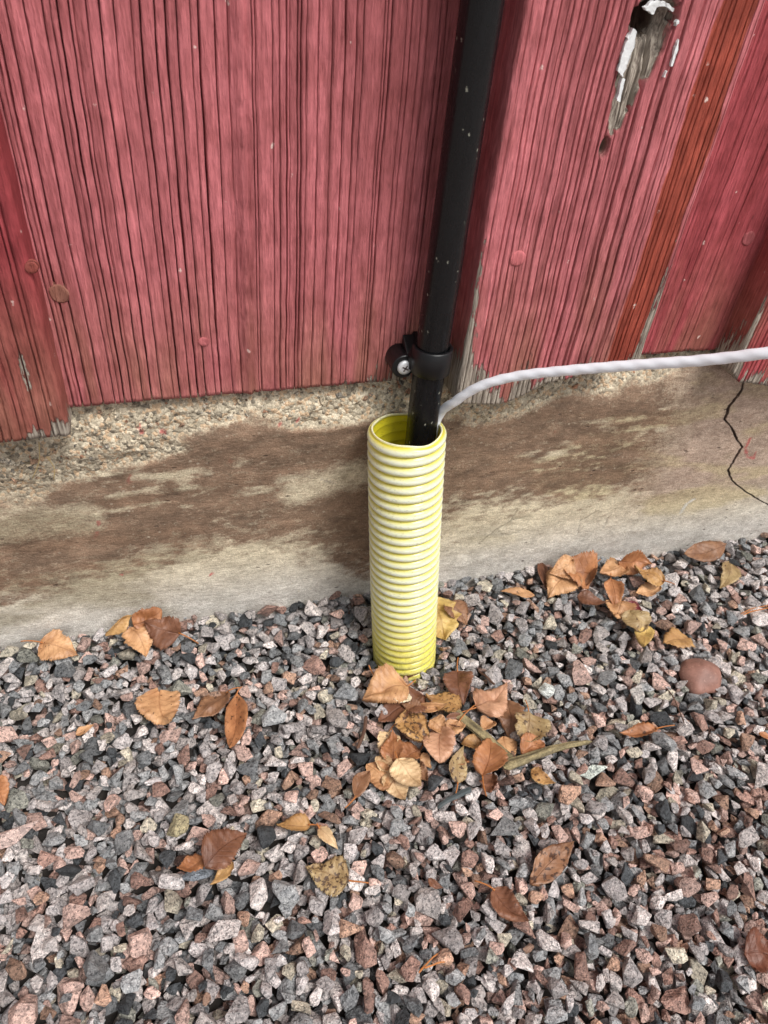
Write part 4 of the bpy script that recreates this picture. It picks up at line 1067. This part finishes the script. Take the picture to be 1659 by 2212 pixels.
LEAVES = [
 # ---- heap in front of the conduit, lower layer first
 ((914, 1510), (821, 1556), .75, 'birch', 'rust', .2, .0015, .3, .15, .1, 'rust brown leaf under the large tan leaf at the top left of the heap', (.25, .5)),
 ((872, 1568), (906, 1610), .85, 'birch', 'brown', .3, .001, .2, .1, -.1, 'small brown leaf half hidden under the spotted leaf of the heap', None),
 ((907, 1620), (866, 1640), 1.0, 'round', 'orange', .2, .001, .4, .1, .2, 'dark orange leaf lying under the upright orange one in the heap', (.3, -.6)),
 ((848, 1660), (874, 1724), .85, 'birch', 'pale', .1, .001, .1, .05, 0, 'pale serrated leaf lowest in the heap, under its twin', None),
 ((1090, 1588), (1110, 1642), .8, 'birch', 'tan', .1, .0005, .1, .1, 0, 'tan leaf lying under the crossing of the two wood splinters', None),
 ((963, 1560), (1003, 1549), .7, 'round', 'rust', .1, .002, .9, .2, .3, 'curled rust brown leaf beside the long splinter, above the small tan leaf', None),
 ((914, 1626), (932, 1657), .55, 'birch', 'tan', .1, .001, .3, .1, .2, 'narrow tan scrap of leaf in the middle of the heap', None),
 ((1040, 1605), (999, 1602), .85, 'round', 'ochre', .35, .001, .5, .1, .1, 'small cupped ochre leaf left of the splinter in the heap', None),
 ((992, 1538), (922, 1512), .8, 'birch', 'ochre', .7, .003, .2, .15, .2, 'spotted ochre leaf at the upper end of the long splinter', None),
 ((876, 1490), (786, 1518), .86, 'birch', 'tan', .15, .004, .25, .2, -.1, 'large tan leaf pointing left at the top left of the heap', (.28, -.3)),
 ((890, 1530), (958, 1533), .28, 'willow', 'tan', .1, .005, 1.6, .2, .5, 'narrow folded tan leaf lying across the top of the heap', None),
 ((876, 1502), (849, 1528), .95, 'birch', 'cream', .0, .007, .1, .1, .1, 'tiny cream leaf on top of the large tan leaf', None),
 ((987, 1456), (999, 1524), .75, 'birch', 'rust', .3, .005, .5, .25, .35, 'rust brown leaf tilted upright at the top of the heap', (.4, .2)),
 ((1030, 1534), (1090, 1500), .98, 'birch', 'pink', .15, .004, .1, .15, -.2, 'pinkish tan serrated leaf at the top right of the heap', (.5, .2)),
 ((1093, 1520), (1100, 1586), .80, 'birch', 'brown', .1, .002, .4, .15, .1, 'plain brown leaf between the pinkish leaf and the spotted pale leaf', None),
 ((1141, 1545), (1133, 1600), 1.1, 'round', 'olive', .6, .003, .5, .15, 0, 'spotted pale leaf with crumpled edges at the right of the heap', (.45, -.4), .2),
 ((878, 1542), (922, 1612), .80, 'birch', 'ochre', .8, .005, .2, .2, -.1, 'heavily spotted ochre leaf in the middle of the heap', None),
 ((952, 1578), (949, 1649), .82, 'round', 'pink', .1, .006, .15, .15, .1, 'round pinkish tan leaf in the centre of the heap', None),
 ((990, 1565), (970, 1602), .8, 'birch', 'tan', .1, .006, .4, .1, .2, 'small tan leaf with a long stem beside the round pinkish leaf', (1.1, .25)),
 ((839, 1586), (826, 1646), .68, 'birch', 'pale', .5, .003, .9, .1, -.1, 'crumpled pale spotted leaf at the left edge of the heap', (.5, .5), .2),
 ((846, 1654), (848, 1590), .66, 'birch', 'orange', .05, .006, .6, .2, -.2, 'bright orange leaf standing between two pale leaves in the heap', None),
 ((838, 1702), (794, 1654), .85, 'round', 'tan', .1, .003, .1, .1, 0, 'flat tan leaf at the lower left of the heap', None),
 ((768, 1722), (797, 1668), .52, 'willow', 'brown', .25, .002, .5, .1, .2, 'narrow brown leaf sticking out at the lower left of the heap', (.55, .2)),
 ((858, 1648), (905, 1710), .84, 'birch', 'pale', .05, .006, .1, .15, 0, 'large pale yellowish leaf at the bottom of the heap', (.25, .3)),
 ((1040, 1682), (1056, 1598), .68, 'birch', 'orange', .1, .005, .5, .25, -.2, 'glossy orange leaf leaning on the splinters', (.5, -.3)),
 ((988, 1690), (993, 1624), .55, 'birch', 'olive', .7, .003, .4, .1, .3, 'narrow olive spotted leaf below the centre of the heap', (.35, .1)),
 ((1128, 1630), (1174, 1611), .85, 'round', 'orange', .35, .004, .7, .2, .2, 'orange brown leaf curled above the short splinter', None),
 ((1066, 1672), (1060, 1722), .75, 'lobed', 'rust', .1, .003, .8, .2, .4, 'torn red brown leaf below the tip of the splinters', None, .3),
 ((1150, 1662), (1197, 1694), .62, 'birch', 'ochre', .5, .002, .3, .1, .1, 'spotted leaf sticking out below the short splinter', None),
 ((930, 1560), (962, 1592), .8, 'birch', 'tan', .3, .004, .6, .2, .3, 'tan leaf wedged between the spotted ochre leaf and the splinter', None),
 ((905, 1545), (868, 1528), .8, 'birch', 'brown', .3, .005, .5, .2, -.2, 'brown leaf just below the tiny cream leaf', None),
 ((895, 1655), (925, 1690), .8, 'birch', 'brown', .4, .002, .5, .2, .2, 'brown leaf at the lower right edge of the heap beside the large pale leaf', None),
 ((812, 1640), (840, 1668), .9, 'round', 'pale', .3, .004, .5, .1, -.2, 'pale curled leaf between the flat tan leaf and the crumpled one', None),
 ((1010, 1640), (975, 1655), .6, 'birch', 'orange', .2, .003, .8, .1, .3, 'small orange leaf between the olive leaf and the glossy orange leaf', None),
 ((1065, 1560), (1040, 1585), .8, 'birch', 'tan', .2, .004, .6, .2, .2, 'small tan leaf right of the long splinter under the pinkish leaf', None),
 # ---- at the conduit's foot
 ((935, 1300), (962, 1380), .95, 'lobed', 'yellow', .1, .002, .1, .1, .15, 'yellow lobed leaf behind the right side of the conduit', (.3, .1)),
 ((962, 1308), (1009, 1344), .85, 'birch', 'brown', .25, .004, .2, .15, .1, 'brown leaf lying over the yellow leaf beside the conduit', None),
 ((868, 1450), (911, 1446), .55, 'birch', 'rust', .1, .003, .9, .2, .3, 'small curled rust leaf at the foot of the conduit', None),
 # ---- by the foundation at the left
 ((92, 1394), (164, 1412), .85, 'birch', 'tan', .3, .003, .2, .15, .2, 'tan leaf farthest left along the foundation', (.5, -.3)),
 ((230, 1372), (278, 1325), .42, 'willow', 'ochre', .3, .000, 1.2, .1, .6, 'curled ochre leaf leaning on the foundation at left', None, .0, True),
 ((290, 1348), (347, 1318), .95, 'round', 'orange', .2, .000, .4, .2, .2, 'round orange brown leaf behind the rust leaf, against the foundation at left', None, .2, True),
 ((388, 1373), (316, 1348), .92, 'birch', 'rust', .1, .003, .2, .15, .1, 'large rust leaf with stem to the right, against the foundation at left', (.6, .15), .0, True),
 ((283, 1360), (312, 1411), .80, 'birch', 'tan', .1, .003, .3, .1, -.1, 'tan leaf below the rust leaf by the foundation at left', None),
 # ---- on the open gravel, left half
 ((345, 1494), (368, 1573), .88, 'birch', 'tan', .35, .003, .15, .15, 0, 'wide tan leaf on open gravel left of the conduit', None),
 ((492, 1501), (421, 1561), .62, 'birch', 'brown', .35, .003, .2, .15, .2, 'dark orange serrated leaf beside the long narrow leaf', (.25, .6)),
 ((511, 1504), (500, 1627), .33, 'willow', 'orange', .4, .004, .6, .05, .1, 'long narrow orange leaf on open gravel', (.15, .5)),
 ((-22, 1690), (6, 1735), .7, 'birch', 'orange', .2, .002, .3, .1, .1, 'orange leaf cut off by the left border', None),
 ((164, 1584), (201, 1566), .5, 'birch', 'tan', .4, .002, .3, .1, .1, 'tiny tan leaf alone on the gravel at far left', None),
 ((667, 1784), (600, 1782), .62, 'birch', 'ochre', .2, .003, .4, .2, .2, 'ochre leaf on gravel below the heap, stem to the right', (.4, .15)),
 ((690, 1790), (728, 1832), .45, 'birch', 'pale', .1, .003, .9, .1, .3, 'small pale curled leaf beside the ochre leaf', (.2, .2)),
 ((440, 1851), (382, 1888), .68, 'birch', 'orange', .1, .002, .3, .1, .1, 'orange leaf under the left side of the big rust leaf', None),
 ((502, 1864), (456, 1908), .5, 'birch', 'ochre', .1, .002, .5, .1, .1, 'ochre torn leaf under the lower edge of the big rust leaf', None, .3),
 ((447, 1884), (532, 1801), .68, 'birch', 'rust', .3, .007, .25, .2, .15, 'big rust leaf in the lower left gravel', None),
 ((750, 1904), (664, 1880), .85, 'birch', 'olive', .75, .003, .15, .1, 0, 'ragged spotted leaf in the lower middle gravel, stem to the right', (.5, -.1), .35),
 ((927, 1896), (958, 1912), .5, 'birch', 'rust', .1, .001, .6, .1, .2, 'small rust scrap of leaf in the lower middle gravel', None),
 # ---- on the open gravel, right half
 ((1150, 1908), (1228, 1831), .45, 'willow', 'brown', .75, .003, .2, .1, .1, 'lance shaped brown leaf with dark blotches in the lower right gravel', None),
 ((1066, 1925), (1135, 1998), .60, 'birch', 'rust', .1, .003, .3, .15, .1, 'red brown leaf with stem to the left in the lower right gravel', (.45, -.4)),
 ((1608, 2062), (1692, 2072), .95, 'birch', 'dark', .3, .003, .15, .1, 0, 'dark brown leaf cut off by the right border', None),
 ((1412, 1586), (1340, 1589), .45, 'birch', 'orange', .4, .003, .7, .2, .2, 'curled orange leaf on open gravel at right, below the round stone', (.5, .05)),
 ((1640, 1584), (1670, 1600), .5, 'birch', 'orange', .1, .001, .5, .1, .1, 'tiny orange leaf at the right border', None),
 # ---- by the foundation at the right
 ((1280, 1245), (1208, 1222), .95, 'birch', 'orange', .2, .004, .3, .2, .3, 'large orange brown leaf against the foundation in the right hand cluster', None, .0, True),
 ((1166, 1216), (1187, 1268), .30, 'willow', 'rust', .1, .002, 1.0, .1, .3, 'narrow rust leaf at the left end of the right hand cluster', (.4, .1)),
 ((1232, 1222), (1184, 1248), .80, 'birch', 'tan', .15, .007, .2, .1, .1, 'upper of the two tan leaves at the left of the right hand cluster', None, .0, True),
 ((1232, 1246), (1187, 1288), .85, 'birch', 'tan', .2, .006, .2, .15, 0, 'lower of the two tan leaves at the left of the right hand cluster', None),
 ((1275, 1237), (1256, 1272), .70, 'birch', 'brown', .1, .005, .9, .2, .3, 'folded brown leaf in the middle of the right hand cluster', (.5, .3)),
 ((1250, 1287), (1312, 1303), .52, 'birch', 'rust', .2, .003, .4, .15, .1, 'dark rust leaf lying below the folded brown leaf', None),
 ((1345, 1230), (1294, 1248), .78, 'birch', 'tan', .1, .005, .3, .15, .1, 'tan leaf between the folded leaf and the orange leaf by the foundation', None),
 ((1336, 1222), (1397, 1224), .80, 'birch', 'orange', .15, .005, .3, .2, .3, 'orange leaf against the foundation at the right of the cluster', None, .0, True),
 ((1422, 1270), (1373, 1288), .55, 'birch', 'tan', .1, .002, .2, .1, .1, 'tan leaf half under the yellowish leaf of the right hand cluster', None),
 ((1430, 1262), (1362, 1244), .66, 'birch', 'ochre', .35, .005, .2, .15, .05, 'yellowish leaf with stem to the right in the right hand cluster', (.35, .1)),
 ((1315, 1262), (1331, 1314), .55, 'birch', 'orange', .1, .004, .6, .2, .2, 'narrow orange leaf above the trail of leaves', (.3, .2)),
 ((1352, 1304), (1388, 1323), .66, 'birch', 'red', .0, .002, .3, .1, .1, 'small crimson leaf in the right hand trail of leaves', None),
 ((1341, 1300), (1325, 1344), .90, 'birch', 'tan', .2, .004, .2, .1, .1, 'tan leaf left of the crimson leaf', None),
 ((1395, 1362), (1386, 1413), .55, 'birch', 'yellow', .3, .003, .4, .15, .2, 'pointed yellow leaf at the lower end of the leaf trail', (.1, .1)),
 ((1360, 1326), (1381, 1368), 1.05, 'round', 'olive', .4, .005, .15, .1, 0, 'round yellowish spotted leaf below the crimson leaf', None),
 ((1490, 1381), (1431, 1398), .80, 'birch', 'ochre', .25, .003, .2, .15, .1, 'ochre leaf alone just above the round stone', None, .15),
 ((1561, 1184), (1476, 1203), .44, 'willow', 'brown', .2, .004, .2, .1, .4, 'long brown leaf against the foundation at far right', None, .0, True),
 ((1571, 1222), (1556, 1268), .5, 'birch', 'olive', .3, .002, .2, .1, .1, 'dull olive leaf below the long brown leaf at far right', None),
 ((1152, 1287), (1084, 1276), .38, 'willow', 'tan', .4, .002, .3, .1, .1, 'thin tan leaf on gravel between the conduit and the right hand cluster', None),
]
for row in LEAVES: leaf(*row)

# ------------------------------------------------------------------ splinters, twigs, needles
def splinter(name, a, b, w0, w1, h, z0, z1, mat, label, cat, seed, bend=0.0):
    pa = at(a[0], a[1], 2, 0.010); pb = at(b[0], b[1], 2, 0.010)
    pa[2] = surf(pa[0], pa[1], 0.004, 80) + z0; pb[2] = surf(pb[0], pb[1], 0.004, 80) + z1
    d = pb - pa; L = np.linalg.norm(d); d /= L; s = np.cross([0, 0, 1], d); s /= np.linalg.norm(s); up = np.cross(d, s)
    n = 40; m = 14; V = []; rng = np.random.default_rng(seed)
    th = np.arange(m) / m * 2 * math.pi; jr = 1 + 0.45 * (rng.random(m) - 0.5)
    for i in range(n):
        t = i / (n - 1); w = w0 + (w1 - w0) * t; e = min(1, t / 0.06 + 0.25, (1 - t) / 0.05 + 0.15)
        r = jr * (1 + 0.22 * (vnoise(t * 9 + seed, np.arange(m) * 0.9, 3) - 0.5))
        c = pa + d * L * t + s * bend * L * math.sin(math.pi * t) + up * 0.0006 * math.sin(t * 9 + seed)
        V.append(c - pa + (np.cos(th) * w * e * r)[:, None] * s + (np.sin(th) * h * e * r)[:, None] * up)
    V = np.concatenate(V + [np.zeros((1, 3)), (pb - pa)[None]]); j = np.arange(m); j2 = (j + 1) % m
    F = [grid_faces(n, m, wrap=True), np.stack([j2, j, np.full(m, n * m)], -1), np.stack([j + (n - 1) * m, j2 + (n - 1) * m, np.full(m, n * m + 1)], -1)]
    ti = np.repeat(np.arange(n), m); tj = np.tile(np.arange(m), n)
    g = vnoise(ti * 0.16 + seed, tj * 1.7, 9); g2 = vnoise(ti * 0.6, tj * 2.3 + seed, 10)
    cc = np.array(lin(66, 58, 42))[None] * (1 - g[:, None]) + np.array(lin(160, 146, 108))[None] * g[:, None]
    cc = np.vstack([cc * (0.7 + 0.6 * g2[:, None]), cc[:1], cc[-1:]])
    o = obj(name, mesh_from(name, V, F, False, cc), mat, None, Vector(pa)); tag(o, label, cat)
    return o
splinter('wood_splinter', (950, 1503), (1112, 1640), 0.0044, 0.0030, 0.0022, 0.006, 0.005, M['splinter'], 'long grey green wood splinter lying across the leaf heap', 'splinter', 3)
splinter('wood_splinter', (1086, 1662), (1277, 1606), 0.0042, 0.0013, 0.0022, 0.006, 0.009, M['splinter'], 'shorter pale wood splinter pointing right from the leaf heap', 'splinter', 8, 0.03)
splinter('dark_sliver', (947, 1738), (1019, 1703), 0.0012, 0.0020, 0.0007, 0.003, 0.003, M['slate'], 'thin dark grey sliver on gravel below the leaf heap', 'sliver', 12, 0.04)
splinter('twig', (792, 1536), (772, 1612), 0.0013, 0.0011, 0.0012, 0.002, 0.002, M['twig'], 'short brown twig left of the leaf heap', 'twig', 14, 0.05)
splinter('twig', (1037, 1440), (1070, 1476), 0.0009, 0.0008, 0.0009, 0.003, 0.003, M['twig'], 'short pinkish twig right of the conduit above the leaf heap', 'twig', 16)
splinter('twig', (990, 1612), (1008, 1660), 0.0013, 0.0009, 0.0012, 0.002, 0.002, M['twig'], 'dark twig sunk in the middle of the leaf heap', 'twig', 17)
splinter('twig', (1440, 1480), (1478, 1562), 0.0005, 0.0004, 0.0005, 0.003, 0.003, M['twig'], 'hair thin twig on gravel left of the round stone', 'twig', 18, 0.06)
for k, (a, b, lab) in enumerate((((1600, 1325), (1680, 1298), 'upper orange pine needle at the right border'), ((1606, 1326), (1680, 1312), 'lower orange pine needle at the right border'), ((902, 2108), (946, 2060), 'longer needle of the crossed pair in the bottom gravel'), ((915, 2096), (962, 2078), 'shorter needle of the crossed pair in the bottom gravel'),
        ((797, 1432), (816, 1476), 'orange pine needle beside the left foot of the conduit'))):
    splinter('pine_needle', a, b, 0.0005, 0.00035, 0.0005, 0.004, 0.004, M['needle'], lab, 'needle', 30 + k, 0.03)
def ledge_needle(a, b, lab):
    pa = at(a[0], a[1], 1, -0.002); pb = at(b[0], b[1], 1, -0.002); P = spline([pa, (pa + pb) / 2 + np.array([0.002, -0.001, 0]), pb], 8)
    for p in P: p[1] = float(found_y(np.array([p[0]]), np.array([p[2]]))[0]) - 0.0022
    o = obj('pine_needle', tube_mesh('pine_needle', P - P[0], 0.00032, 6), M['straw'], None, Vector(P[0])); tag(o, lab, 'needle')
ledge_needle((84, 955), (70, 1035), 'pale pine needle stuck on the rough concrete below the left board')
ledge_needle((102, 985), (116, 1040), 'shorter pale pine needle on the rough concrete below the left board')

scene.render.engine = 'CYCLES'
tot = sum(len(o.data.polygons) for o in bpy.data.objects if o.type == 'MESH')
print('faces', tot, 'objects', len(bpy.data.objects))
